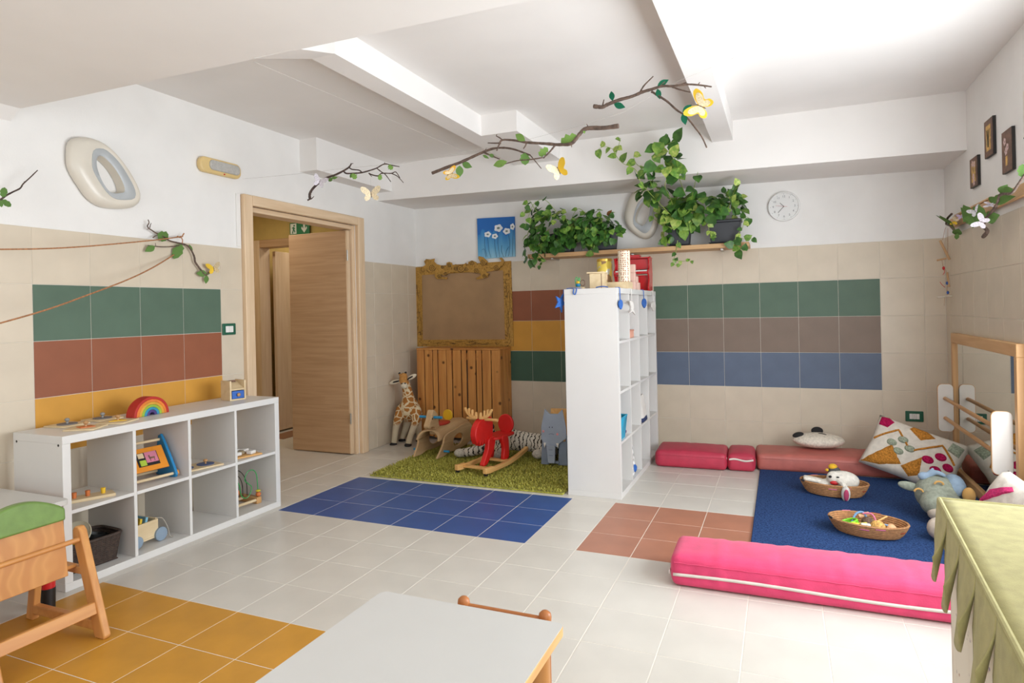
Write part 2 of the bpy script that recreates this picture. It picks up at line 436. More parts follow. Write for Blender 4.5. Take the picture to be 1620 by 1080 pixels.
# small junction strip beside the door head
MB().b2((.0, -2.545, 1.87), (.012, -2.508, 2.27)).build('cable_cover', M_PLASTER, d1, bevel=.002)
struct(MB().b2((-1.95, -2.9, 0), (-1.85, .6, 2.6)).build('wall_corridor_far', M_YW, smooth=False))
wce = MB().b2((-1.85, -.62, 0), (-1.72, -.5, 2.6)).b2((-.95, -.62, 0), (-.142, -.5, 2.6)).b2((-1.72, -.62, 2.19), (-.95, -.5, 2.6))
struct(wce.build('wall_corridor_end', M_YW, smooth=False))
struct(MB().b2((-1.85, -2.9, 0), (-.142, -2.78, 2.6)).build('wall_corridor_near', M_YW, smooth=False))
struct(MB().b2((-1.85, .5, 0), (-.142, .6, 2.6)).build('wall_beyond', M_YW, smooth=False))
struct(MB().b2((-1.95, -2.9, 2.6), (-.142, .6, 2.7)).build('ceiling_corridor', M_YW, smooth=False))
d2 = struct(thing('door_2', 'second oak door at the end of the corridor', None))
for a, bb, mt in (((-1.72, -.66, 0), (-1.64, -.5, 2.195), M_OAK), ((-.99, -.66, 0), (-.95, -.5, 2.195), M_OAK), ((-1.64, -.66, 2.11), (-.99, -.5, 2.195), M_OAKX)):
    MB().b2(a, bb).build('casing', mt, d2, bevel=.005)
MB().b2((-1.62, -.48, .02), (-1.58, .28, 2.08)).build('door_leaf', M_OAK, d2, bevel=.003)
M_BRST = plain('brown_stone', '8a5c3e', .3)
struct(MB().b2((-1.5, -.78, -.002), (-1.235, -.2, .004)).build('trim_threshold', M_BRST, smooth=False))
struct(MB().b2((-1.85, -2.78, -.002), (-.002, .5, .001)).build('floor_corridor', M_FL, smooth=False))
area('corridor_ceiling_light', (-1.1, -1.5, 2.55), (0, 0, -1), .9, .3, 5, (1, .93, .8))
area('far_door_fill', (-1.15, .05, 2.55), (0, 0, -1), .5, .3, 4, (1, .95, .85))  # unseen fill lamp, added to brighten the second door leaf
M_CABLE = plain('white_cable', 'e6e2dc', .5)
for lab, pp_ in (('thin white cable running along the soffit at the upper left', [at(-20, 15, z=2.452), at(120, 67, z=2.455), at(245, 112, z=2.452)]), ('thin white cable along the ceiling beside the middle beam', [at(402, 98, z=2.838), at(560, 165, z=2.838), at(738, 241, z=2.838)])):
    tag(MB().tube(pp_, .0016, 5).build('ceiling_cable', M_CABLE), lab, 'cable')

# ================================================================== large furniture
M_WHITE = plain('white_melamine', 'd5d3d0', .35, .01, 3, spec=.4)
M_BLACKP = plain('black_plastic', '1c1c1d', .45)
def cube_shelf(name, label, loc, rz, cols, rows, wid, hei, dep, group):
    """open cube unit: x along the width, y depth (front at y=0, back at y=+dep), z up"""
    t = thing(name, label, 'shelf unit', loc, rz, group); o, n = .04, .018
    cw = (wid-2*o-(cols-1)*n)/cols; ch = (hei-2*o-(rows-1)*n)/rows
    MB().b2((0, 0, 0), (wid, dep, o)).build('bottom_panel', M_WHITE, t, bevel=.0015)
    MB().b2((0, 0, hei-o), (wid, dep, hei)).build('top_panel', M_WHITE, t, bevel=.0015)
    for x in (0, wid-o):
        sp = MB().b2((x, 0.001, o), (x+o, dep-.001, hei-o)).build('side_panel', M_WHITE, t, bevel=.001)
        for z in (.08, hei-.045) if hei < 1 else ():
            for y in (.03, dep-.03):
                xx = x-.0005 if x == 0 else x+o+.0005
                MB().cyl((xx-.001, y, z), (xx+.001, y, z), .006, 12).build('screw_cap', M_BLACKP, sp)
    for i in range(1, cols):
        x = o+i*cw+(i-1)*n; MB().b2((x, .004, o), (x+n, dep-.004, hei-o)).build('divider', M_WHITE, t, bevel=.001)
    me = None
    for j in range(1, rows):
        z = o+j*ch+(j-1)*n
        for i in range(cols):
            x = o+i*(cw+n)
            if me is None: me = MB().box((cw/2, dep/2, n/2), (cw-.0005, dep-.008, n)).mesh('shelf_board', M_WHITE, False)
            inst('shelf_board', me, t, (x, 0, z))
    t['cw'] = cw; t['ch'] = ch
    return t, cw, ch
# low unit: front faces +x (into the room); local x runs along +y
LSX, LSY, LSH, LSD = .478, -4.115, .77, .396
low, lcw, lch = cube_shelf('cube_shelf', 'low white cube shelf with two rows of compartments along the tiled wall by the door', (LSX, LSY, 0), PI/2, 4, 2, 1.465, LSH, LSD, None)
def lowcell(c, r):
    """floor of a compartment of the low unit: y range and z"""
    y0 = LSY+.04+c*(lcw+.018); z = .04 if r == 0 else .04+lch+.018
    return y0, y0+lcw, z
TSX, TSY, TSH = 2.703, -1.743, 1.49
tall, tcw, tch = cube_shelf('cube_shelf', 'tall white cube shelf with four rows standing out from the back wall', (TSX, TSY, 0), PI/2, 4, 4, 1.482, TSH, .392, None)
def tallcell(c, r):
    y0 = TSY+.04+c*(tcw+.018); z = .04+r*(tch+.018); return y0, y0+tcw, z

# ---- tables
M_TOP = plain('pale_laminate', 'c6c4c0', .42, .01, 3)
M_BEECH = wood('beech_edge', 'd9a05e', 'e6b878', 'y', .4, 7, 10)
M_BEECHV = wood('beech_upright', 'bd8148', 'cf9657', 'z', .4, 6, 10)
M_BEECHX = wood('beech_rail', 'bd8148', 'cf9657', 'y', .4, 6, 10)
def slab(poly, z0, z1): 
    b = MB(); k = len(poly)
    return b.add([(x, y, z0) for x, y in poly]+[(x, y, z1) for x, y in poly], [tuple(range(k-1, -1, -1)), tuple(range(k, 2*k))]+[(i, (i+1) % k, (i+1) % k+k, i+k) for i in range(k)])
t = thing('play_table', 'white-topped child table with beech edge in the centre foreground', 'table', (2.62, -5.5, 0))
pp = rrect(0, 0, .585, 1.0, .022, 4)
slab(pp, .474, .4985).build('edge_band', M_BEECH, t, bevel=.002)
slab(rrect(.0015, .0015, .5835, .9985, .021, 4), .4985, .5005).build('table_top', M_TOP, t, smooth=False)
MB().b2((.05, .05, .41), (.535, .95, .474)).build('apron', M_BEECHX, t, bevel=.004)
for x in (.055, .53):
    for y in (.055, .945): MB().cyl((x, y, 0), (x, y, .474), .027, 20, .028).build('leg', M_BEECHV, t)
M_RED = plain('red_lacquer', 'c01f24', .35, .03)
t = thing('play_table', 'white-topped child table with red leg and black foot at the left edge', 'table', (.02, -5.02, 0))
M_TOPR = plain('pale_table_edge', 'c9c6c0', .45, .01)
slab(rrect(0, 0, .628, .835, .03, 4), .476, .4985).build('table_edge', M_TOPR, t, bevel=.003)
slab(rrect(.002, .002, .626, .833, .029, 4), .4985, .501).build('table_top', M_TOP, t, smooth=False)
for x in (.07, .56):
    for y in (.07, .765):
        l = MB().cyl((x, y, .10), (x, y, .476), .030, 20).build('leg', M_RED, t)
        MB().cyl((x, y, 0), (x, y, .10), .028, 20, .031).build('foot_sleeve', M_BLACKP, l)

# ---- chairs
M_GREENPAD = plain('green_leatherette', '6a8843', .42, .05, 20, bump=.1, bscale=120)
def slant(b, p0, p1, w, d):
    """square bar from p0 to p1, w wide across y, d deep across the bar"""
    p0, p1 = Vector(p0), Vector(p1); t_ = (p1-p0).normalized(); y = Vector((0, 1, 0)); x = y.cross(t_).normalized(); y = t_.cross(x)
    M = axes((p0+p1)/2, x, y, t_); return b.box((0, 0, 0), (d, w, (p1-p0).length), M)
ch = thing('toddler_chair', 'beech toddler chair with green padded back at the left table', 'chair', (.85, -4.54, 0))
# local: back towards +x, sides at y = +-.20
for s in (1, -1):
    y = s*.20
    poly = [(.165, .012), (.255, .012), (.268, .03), (.135, .44), (.12, .46), (.098, .46), (.083, .44), (.085, .40)]
    o = MB().prism([(.205, 0), (.262, 0), (.269, .012), (.128, .44), (.112, .458), (.09, .458), (.077, .442), (.077, .41)], y-.016, y+.016).build('leg', M_BEECHV, ch, bevel=.006, seg=3)
    MB().prism([(-.265, 0), (-.215, 0), (-.17, .29), (-.215, .29)], y-.015, y+.015).build('leg', M_BEECHV, ch, bevel=.005, seg=3)
    MB().b2((-.25, y-.0145, .03), (.22, y+.0145, .07)).build('foot_rail', M_BEECHX, ch, bevel=.004)
    MB().b2((-.22, y-.014, .255), (.14, y+.014, .285)).build('seat_rail', M_BEECHX, ch, bevel=.004)
MB().cyl((.118, -.20, .405), (.118, .20, .405), .0105, 14).build('dowel', M_BEECHX, ch)
MB().prism([(.21, .105), (.228, .105), (.215, .152), (.197, .152)], -.19, .19).build('stretcher', M_BEECHX, ch, bevel=.003)
MB().b2((-.23, -.185, .285), (.10, .185, .30)).build('seat', M_BEECHX, ch, bevel=.004)
# back plate, leaning back, with a moulded-plywood figure
m, N, L, bs = nt('figured_plywood', .38)
tc = N.new('ShaderNodeTexCoord'); wv = N.new('ShaderNodeTexWave'); wv.wave_type = 'BANDS'; wv.bands_direction = 'Y'
wv.inputs['Scale'].default_value = 3.2; wv.inputs['Distortion'].default_value = 12; wv.inputs['Detail'].default_value = 2; wv.inputs['Detail Scale'].default_value = 1.1
L.new(tc.outputs['Object'], wv.inputs['Vector']); rr = ramp(N, [(.1, 'b87c40'), (.55, 'c68c4c'), (.95, 'bd8345')]); L.new(wv.outputs['Fac'], rr.inputs[0]); L.new(rr.outputs[0], bs.inputs['Base Color'])
MATS['figured_plywood'] = m
pan = MB().prism([(.108, .27), (.126, .27), (.098, .52), (.08, .52)], -.185, .135).build('back_plate', MATS['figured_plywood'], ch, bevel=.003)
MB().cyl((.112, .115, .32), (.118, .115, .32), .006, 12).build('screw', M_STEEL, pan)
prof = [(-.183, .505)]+[(-.183+.316*i/16, .545+.075*math.sin(PI*min(1, (i+1.5)/18))**.8) for i in range(17)]+[(.133, .505)]
pad = MB(); k = len(prof)
pad.add([(.074, y, z) for y, z in prof]+[(.122-.05*(z-.5), y, z) for y, z in prof], [tuple(range(k)), tuple(range(2*k-1, k-1, -1))]+[(i, i+k, (i+1) % k+k, (i+1) % k) for i in range(k)])
pad.build('back_pad', M_GREENPAD, ch, bevel=.009, seg=3)

ch2 = thing('toddler_chair', 'small beech chair with rounded post tops tucked behind the central table', 'chair', (2.962, -4.335, 0))
M_KNOB = wood('dark_beech', 'a8683a', 'b97845', 'z', .35, 8, 6)
for x in (-.135, .135):
    o = MB().lathe([(.012, 0), (.0155, .01), (.0155, .40), (.0155, .415), (.0185, .425), (.0195, .437), (.0175, .449), (.010, .456), (.003, .4575)], 16, Mt(x, -.03, 0)).build('leg', M_KNOB, ch2)
    MB().lathe([(.012, 0), (.0155, .01), (.0155, .26)], 16, Mt(x, -.27, 0)).build('leg', M_KNOB, ch2)
    MB().b2((x-.01, -.27, .235), (x+.01, -.03, .258)).build('side_rail', M_BEECHX, ch2, bevel=.003)
MB().cyl((-.135, -.03, .43), (.135, -.03, .43), .0085, 12).build('dowel', M_KNOB, ch2)
MB().cyl((-.135, -.03, .33), (.135, -.03, .33), .0085, 12).build('dowel', M_KNOB, ch2)
MB().b2((-.15, -.285, .259), (.15, -.05, .272)).build('seat', M_BEECHX, ch2, bevel=.005)

# ---- covered play stall at the right
M_OLIVE = plain('olive_linen', 'a59d6c', .9, .05, 30, bump=.25, bscale=400, spec=.1, sheen=.1)
m, N, L, bs = nt('floral_cotton', .9, 0, .1)
tc = N.new('ShaderNodeTexCoord'); v = N.new('ShaderNodeTexVoronoi'); v.inputs['Scale'].default_value = 38; v.inputs['Randomness'].default_value = .9
L.new(tc.outputs['Object'], v.inputs['Vector']); r1 = ramp(N, [(.16, '000000'), (.22, 'ffffff')]); L.new(v.outputs['Distance'], r1.inputs[0])
sp = N.new('ShaderNodeSeparateColor'); L.new(v.outputs['Color'], sp.inputs[0])
r2 = ramp(N, [(0, '8f8a70'), (.3, 'b08a72'), (.5, '9c8f9b'), (.7, 'e2d8c8')], 'CONSTANT'); L.new(sp.outputs[0], r2.inputs[0])
n = N.new('ShaderNodeTexNoise'); n.inputs['Scale'].default_value = 140; L.new(tc.outputs['Object'], n.inputs['Vector'])
r3 = ramp(N, [(.45, '000000'), (.55, 'ffffff')]); L.new(n.outputs['Fac'], r3.inputs[0])
mx0 = N.new('ShaderNodeMix'); mx0.data_type = 'FLOAT'; 
ad = N.new('ShaderNodeMath'); ad.operation = 'MAXIMUM'; L.new(r1.outputs[0], ad.inputs[0]); L.new(r3.outputs[0], ad.inputs[1])
mx = N.new('ShaderNodeMix'); mx.data_type = 'RGBA'; L.new(ad.outputs[0], mx.inputs[0]); L.new(r2.outputs[0], mx.inputs[6]); mx.inputs[7].default_value = lin('e3dbcc'); L.new(mx.outputs[2], bs.inputs['Base Color'])
MATS['floral_cotton'] = m
st = thing('play_stall', 'play stall with olive scalloped cloth roof over floral cotton side, right foreground', 'play tent', (4.15, -4.05, 0), math.radians(-4.2))
ZC = .80
# roof cloth: local x to the right, local -y towards the camera
SW, SL = .74, 1.30
MB().grid(lambda u, w: (u*SW, -w*SL, ZC+.012*math.sin(PI*u)*math.sin(PI*w)-.004*math.sin(9*w)*u), 24, 40).build('roof_cloth', M_OLIVE, st, solid=.006, bevel=0)
MB().tube([(0, 0, ZC), (0, -SL, ZC)], .006, 8).build('roof_seam', M_OLIVE, st)
MB().tube([(0, 0, ZC), (SW, 0, ZC)], .006, 8).build('roof_seam', M_OLIVE, st)
def flap(a0, wd, side, k):
    """one scallop of the valance: straight drop, rounded tongue, one edge curling outwards"""
    def f(u, w):
        ln = .10+.085*max(0, 1-abs(2*u-1)**3)**.6; a = a0+wd*u; z = ZC-.002-w*ln
        o = .004+.010*w+.024*w*w*max(0, (u-.45)/.55)**2-.002*w*max(0, .3-u)/.3+.016*math.sin(PI*u)**2*w
        return (-o, -a, z) if side == 'y' else (a, o, z)
    MB().grid(f, 18, 10).build('scallop', M_OLIVE, st, solid=.004)
for k in range(7): flap(k*SL/7, SL/7*.985, 'y', k)
for k in range(4): flap(k*SW/4, SW/4*.985, 'x', k)
def skirt(u, w): return (.02+.012*math.sin(u*SL*34)*(.3+w)*.7, -.02-u*(SL-.04), ZC-.02-w*(ZC-.03))
MB().grid(skirt, 110, 12).build('side_curtain', MATS['floral_cotton'], st, solid=.003)
MB().grid(lambda u, w: (.03+u*(SW-.06), -.02+.010*math.sin(u*SW*36)*(.3+w)*.7, ZC-.02-w*(ZC-.03)), 60, 12).build('side_curtain', MATS['floral_cotton'], st, solid=.003)
for x in (.06, SW-.05):
    for y in (-.06, -SL+.05): MB().cyl((x, y, 0), (x, y, ZC-.01), .012, 12).build('pole', M_BEECHV, st)

# ---- floor cushions and mats
M_PINK = plain('pink_canvas', 'd6466f', .75, .04, 14, bump=.25, bscale=180, spec=.2, sheen=.15)
M_CRIM = plain('crimson_leatherette', 'b8344c', .5, .04, 14, bump=.2, bscale=150)
M_SALM = plain('salmon_leatherette', 'b5645a', .5, .04, 14, bump=.2, bscale=150)
M_ZIP = plain('white_zip_tape', 'd9d2c9', .7, .03)
def cushion(name, label, loc, rz, w, d, h, mat, zipz=None, group=None, puff=.010, wr=.0018):
    """box cushion with rounded seams and soft wrinkles; origin at the front left bottom corner"""
    t = thing(name, label, 'cushion', loc, rz, group)
    nx, ny, nz, rr_ = max(14, int(w/.022)), max(10, int(d/.03)), 10, min(.030, h*.24)
    b = MB()
    def sp_(q, n_): return .5-.5*math.cos(PI*q) if n_ < 20 else q*.86+.14*(.5-.5*math.cos(PI*q))
    def pt(u, v, s):
        u, v, s = sp_(u, nx), sp_(v, ny), sp_(s, nz)
        p = Vector((u*w, v*d, s*h)); c_ = Vector((min(max(p.x, rr_), w-rr_), min(max(p.y, rr_), d-rr_), min(max(p.z, rr_), h-rr_)))
        n_ = p-c_; n_ = n_.normalized() if n_.length > 1e-7 else Vector((0, 0, 1))
        p = c_+n_*rr_
        x, y, z = 2*u-1, 2*v-1, 2*s-1
        q = wr*(math.sin(p.x*47+p.y*5)*math.sin(p.x*13+1.3)+.6*math.sin(p.x*83+2))
        p.z += 2*puff*(1-x*x)*(1-y*y)*max(0, z)**3+q*.8*(1-x**8)*max(0, z)**3
        p.y += (puff*.8*(1-z*z)*(1-x**6)+q*(1-z*z)**2)*(y**7)
        p.x += puff*.8*(1-z*z)*x**9*(1-y**6)
        return tuple(p)
    for s in (0, 1): b.grid(lambda u, v: pt(u, v, s), nx, ny)
    for v in (0, 1): b.grid(lambda u, s: pt(u, v, s), nx, nz)
    for u in (0, 1): b.grid(lambda v, s: pt(u, v, s), ny, nz)
    bm = bmesh.new(); me0 = bpy.data.meshes.new('cover'); me0.from_pydata(b.v, [], b.f); bm.from_mesh(me0)
    bmesh.ops.remove_doubles(bm, verts=bm.verts, dist=.0006); bmesh.ops.recalc_face_normals(bm, faces=bm.faces); bm.to_mesh(me0); bm.free()
    me0.polygons.foreach_set('use_smooth', [True]*len(me0.polygons)); me0.materials.append(mat)
    o = bpy.data.objects.new('cover', me0); COL.objects.link(o); o.parent = t
    # piping just inside the upper front edge
    pts = [(.015+(w-.03)*i/40, -.002-.8*puff*(1-(2*(h-.032)/h-1)**2), h-.032+.0015*math.sin(i*2.3)) for i in range(41)]
    MB().tube(pts, .0022, 6).build('seam', mat, t)
    if zipz:
        b = MB(); pts = []
        b.grid(lambda u, v: (.01+(w-.02)*u, -.003-.8*puff*(1-(2*zipz/h-1)**2), zipz+(v-.5)*.014+.006*math.sin(u*7)), 40, 1)
        b.grid(lambda u, v: (-.003-.8*puff*(1-(2*zipz/h-1)**2), .01+(d-.02)*u, zipz+(v-.5)*.018), 12, 1)
        b.build('zip', M_ZIP, t, solid=.003)
    return t
cushion('floor_cushion', 'long bright pink floor cushion with white zip in front of the blue mat', (3.245, -3.02, .002), math.radians(.8), 1.36, .31, .15, M_PINK, .062, wr=.003)
cushion('floor_cushion', 'crimson floor cushion against the back wall beside the tall shelf', (2.755, -.735, .002), math.radians(2), .57, .40, .135, M_CRIM)
cushion('floor_cushion', 'small square crimson cushion between the crimson and salmon floor cushions', (3.336, -.70, .002), math.radians(2), .205, .40, .135, M_CRIM, .095)
cushion('floor_cushion', 'long salmon floor cushion along the back wall under the panda toy', (3.56, -.62, .002), math.radians(3.5), 1.36, .40, .135, M_SALM)
# blue mat: woven
m, N, L, bs = nt('blue_woven_mat', .85, 0, .15)
tc = N.new('ShaderNodeTexCoord'); n = N.new('ShaderNodeTexNoise'); n.inputs['Scale'].default_value = 95; n.inputs['Detail'].default_value = 3
L.new(tc.outputs['Object'], n.inputs['Vector']); r1 = ramp(N, [(.35, '1a2d55'), (.65, '33507f')]); L.new(n.outputs['Fac'], r1.inputs[0]); L.new(r1.outputs[0], bs.inputs['Base Color'])
bp = N.new('ShaderNodeBump'); bp.inputs['Strength'].default_value = .6; bp.inputs['Distance'].default_value = .004; L.new(n.outputs['Fac'], bp.inputs['Height']); L.new(bp.outputs[0], bs.inputs['Normal'])
MATS['blue_mat'] = m
mat_o = MB().b2((3.575, -2.69, .0005), (4.955, -.60, .012)).build('floor_mat', m, bevel=.004)
tag(mat_o, 'dark blue woven mat in the mirror corner', 'mat')
# green shag rug: base with a dense pile of tufts
M_SHAG = plain('moss_green_pile', '98963e', .9, .2, 40, spec=.1, sheen=.2)
rg = tag(MB().b2((.60, -1.77, .0005), (2.28, -.50, .012)).build('shag_rug', M_SHAG, bevel=.004), 'moss green shag rug under the ride-on toys', 'rug')
b = MB(); rnd = random.Random(3)
for i in range(21000):
    x = rnd.uniform(.60, 2.28); y = rnd.uniform(-1.77, -.50)
    if y > -.8 and rnd.random() < .5: continue
    a = rnd.uniform(0, 2*PI); ln = rnd.uniform(.018, .030); dx, dy = math.cos(a)*ln*.6, math.sin(a)*ln*.6; w = .0032
    px, py = -math.sin(a)*w, math.cos(a)*w
    b.add([(x-px, y-py, .009), (x+px, y+py, .009), (x+dx*.6+px, y+dy*.6+py, .009+ln*.75), (x+dx*.6-px, y+dy*.6-py, .009+ln*.75), (x+dx*1.2, y+dy*1.2, .009+ln*.85)],
          [(0, 1, 2, 3), (3, 2, 4)])
m, N, L, bs = nt('moss_green_tufts', .8, 0, .2)
tc = N.new('ShaderNodeTexCoord'); n = N.new('ShaderNodeTexNoise'); n.inputs['Scale'].default_value = 75; n.inputs['Detail'].default_value = 2
L.new(tc.outputs['Object'], n.inputs['Vector']); r1 = ramp(N, [(.3, '86832f'), (.5, 'aaa54a'), (.7, 'c6c068')]); L.new(n.outputs['Fac'], r1.inputs[0]); L.new(r1.outputs[0], bs.inputs['Base Color'])
me = bpy.data.meshes.new('pile'); me.from_pydata(b.v, [], b.f); me.materials.append(m)
o = bpy.data.objects.new('pile', me); COL.objects.link(o); o.parent = rg; o['kind'] = 'stuff'

# ---- mirror with pull-up rail on the right wall
M_MIRF = wood('mirror_frame_beech', 'c79a68', 'd6ab7a', 'y', .45, 6, 12)
M_MIRV = wood('mirror_frame_beech_upright', 'c79a68', 'd6ab7a', 'z', .45, 6, 12)
m, N, L, bs = nt('mirror_glass', .02, 1); bs.inputs['Base Color'].default_value = (.82, .84, .80, 1); MATS['mirror'] = m
mi = thing('wall_mirror', 'tall beech-framed mirror with pull-up rail on the right wall', 'mirror', (RX-.008, -.33, 0))
ML = 1.47; MH = 1.10
MB().b2((-.040, -ML, MH-.075), (0, 0, MH)).build('frame_rail', M_MIRF, mi, bevel=.004)
MB().b2((-.040, -ML, 0.02), (0, 0, .075)).build('frame_rail', M_MIRF, mi, bevel=.004)
for y0 in (-.045, -ML): MB().b2((-.0395, y0, .075), (0, y0+.045, MH-.075)).build('frame_stile', M_MIRV, mi, bevel=.003)
MB().b2((-.022, -ML+.045, .075), (-.002, -.045, MH-.075)).build('mirror_glass', MATS['mirror'], mi, smooth=False)
M_PLATE = plain('white_plate', 'e6e2dc', .4, .01)
for y in (-.045, -1.385):
    pl_ = MB().prism(rrect(-.14, .35, -.0405, .71, .03, 6), y-.009, y+.009).build('rail_bracket', M_PLATE, mi, bevel=.002)
    MB().ring_prism(rrect(-.1425, .3475, -.0405, .7125, .032, 6), rrect(-.139, .351, -.0405, .709, .03, 6), y-.0075, y+.0075).build('bracket_edge', M_MIRV, pl_)
M_RAIL = wood('rail_beech', 'b98652', 'c99762', 'y', .4, 7, 10)
for z in (.602, .452): MB().cyl((-.095, -1.377, z), (-.095, -.053, z), .0135, 16).build('pull_up_bar', M_RAIL, mi)

# ================================================================== things on the walls
M_KRAFT = plain('kraft_paper', 'a3835f', .8, .05, 4, bump=.25, bscale=14)
m, N, L, bs = nt('gilded_card', .45, .15)
tc = N.new('ShaderNodeTexCoord'); mp = N.new('ShaderNodeMapping'); mp.inputs['Scale'].default_value = (22, 22, 22)
n = N.new('ShaderNodeTexNoise'); n.inputs['Scale'].default_value = 1.2; n.inputs['Detail'].default_value = 5; n.inputs['Distortion'].default_value = 1.5
L.new(tc.outputs['Object'], mp.inputs[0]); L.new(mp.outputs[0], n.inputs['Vector'])
r1 = ramp(N, [(.30, '5a3f1c'), (.42, 'a67c34'), (.62, 'b98d40'), (.8, 'c9a055')]); L.new(n.outputs['Fac'], r1.inputs[0]); L.new(r1.outputs[0], bs.inputs['Base Color'])
M_GILT = m
M_INK = plain('dark_brown_ink', '3d2913', .7)
gf = thing('wall_panel', 'large brown paper panel in a hand-painted gilt cardboard frame above the radiator cover', 'picture', (.59, -.008, .96))
def flatpoly(b, poly, y0, y1): return b.prism(poly, y0, y1)
FX0, FX1, FZ0, FZ1, FW = .005, 1.175, .962, 1.858, .085
flatpoly(MB(), [(FX0+.02, FZ0+.02), (FX1-.02, FZ0+.02), (FX1-.02, FZ1-.02), (FX0+.02, FZ1-.02)], -.012, -.0085).build('paper', M_KRAFT, gf, world=True, smooth=False)
fr = MB().ring_prism([(FX0, FZ0), (FX1, FZ0+.006), (FX1-.008, FZ1+.004), (FX0-.006, FZ1-.01)], [(FX0+.072, FZ0+.075), (FX1-.095, FZ0+.08), (FX1-.10, FZ1-.09), (FX0+.078, FZ1-.10)], -.018, -.0125).build('frame', M_GILT, gf, world=True, smooth=False)
rnd = random.Random(5)
for i in range(46):   # brushed ink strokes along the frame
    s = rnd.randrange(4); t0 = rnd.uniform(.06, .8); ln = rnd.uniform(.05, .17); o = rnd.uniform(.012, .062)
    if s < 2: z0 = FZ0+t0*(FZ1-FZ0-.1); x = FX0+o if s == 0 else FX1-.012-o; p = [(x, -.0185, z0), (x+rnd.uniform(-.006, .006), -.0187, z0+ln/2), (x+rnd.uniform(-.008, .008), -.0185, z0+ln)]
    else:
        x0 = FX0+t0*(FX1-FX0-.15); z = FZ0+o if s == 2 else FZ1-.012-o; p = [(x0, -.0185, z), (x0+ln/2, -.0187, z+rnd.uniform(-.006, .006)), (x0+ln, -.0185, z+rnd.uniform(-.006, .006))]
    MB().tube(p, [.0008, .0022, .0008], 5).build('brush_stroke', M_INK, fr)
oc = [(130, 415), (150, 400), (140, 375), (155, 358), (185, 362), (215, 355), (210, 375), (230, 395), (270, 405), (300, 405), (300, 385), (318, 378), (338, 385), (342, 405), (365, 395), (400, 410), (440, 385), (438, 408), (455, 400), (455, 380), (480, 368), (510, 380), (520, 400), (545, 395), (525, 350), (530, 338), (560, 345), (595, 378), (580, 395), (590, 405), (640, 410), (680, 395), (690, 370), (675, 350), (690, 348), (708, 365), (705, 395), (670, 430), (620, 445), (580, 450), (605, 465), (590, 490), (520, 505), (510, 495), (545, 475), (540, 460), (500, 455), (440, 450), (330, 452), (290, 475), (260, 470), (265, 485), (308, 490), (300, 502), (230, 500), (215, 480), (220, 460), (180, 450)]
def oc3(x, y): p = at(640+x/4.5, 330+y/4.5, y=-.03); return (p.x, p.z)
orn = flatpoly(MB(), [oc3(*q) for q in oc], -.034, -.026).build('scroll_ornament', M_GILT, gf, world=True, smooth=False)
for cx, cy, r in ((198, 420, 26), (318, 400, 16), (270, 415, 12), (295, 462, 14), (400, 425, 30), (480, 385, 18), (512, 440, 20), (560, 385, 22), (655, 420, 22), (250, 480, 16), (570, 478, 16), (365, 425, 16), (440, 428, 16)):
    pts = []
    for i in range(26):
        a = i*.52; rr_ = r*(1-i/27); x, z = oc3(cx+rr_*math.cos(a), cy+rr_*math.sin(a)); pts.append((x, -.0345, z))
    MB().tube(pts, .0024, 5).build('spiral_line', M_INK, orn)
# blue flower painting
m, N, L, bs = nt('blue_painted_canvas', .6)
tc = N.new('ShaderNodeTexCoord'); sx = N.new('ShaderNodeSeparateXYZ'); L.new(tc.outputs['Object'], sx.inputs[0])
mr = N.new('ShaderNodeMapRange'); mr.inputs['From Min'].default_value = 1.9; mr.inputs['From Max'].default_value = 2.33; L.new(sx.outputs['Z'], mr.inputs[0])
mp = N.new('ShaderNodeMapping'); mp.inputs['Scale'].default_value = (14, 14, 2.2); L.new(tc.outputs['Object'], mp.inputs[0])
n = N.new('ShaderNodeTexNoise'); n.inputs['Scale'].default_value = 1.5; n.inputs['Detail'].default_value = 5; L.new(mp.outputs[0], n.inputs['Vector'])
ma = N.new('ShaderNodeMath'); ma.operation = 'MULTIPLY_ADD'; ma.inputs[1].default_value = .55; L.new(n.outputs['Fac'], ma.inputs[0]); L.new(mr.outputs[0], ma.inputs[2])
r1 = ramp(N, [(.25, '8fc3dc'), (.55, '5aa0cc'), (.9, '2f7fc0'), (1.2/1.3, '1f66b4')]); L.new(ma.outputs[0], r1.inputs[0]); L.new(r1.outputs[0], bs.inputs['Base Color'])
pa = thing('flower_painting', 'square blue canvas painted with white poppies on the back wall', 'painting', (1.0, -.003, 1.90))
MB().add([(.787, -.022, 1.900), (1.215, -.022, 1.906), (1.217, -.022, 2.322), (.784, -.022, 2.334), (.787, -.003, 1.900), (1.215, -.003, 1.906), (1.217, -.003, 2.322), (.784, -.003, 2.334)],
         [(0, 1, 2, 3), (7, 6, 5, 4), (0, 4, 5, 1), (1, 5, 6, 2), (2, 6, 7, 3), (3, 7, 4, 0)]).build('canvas', m, pa, world=True, smooth=False)
M_PW = plain('white_paint', 'e6e8ea', .6); M_PG = plain('grey_green_paint', '6d7a78', .6); M_PB = plain('deep_blue_paint', '173a63', .6)
def pcrop(x, y): p = at(640+x/4.5, 330+y/4.5, y=-.0235); return p
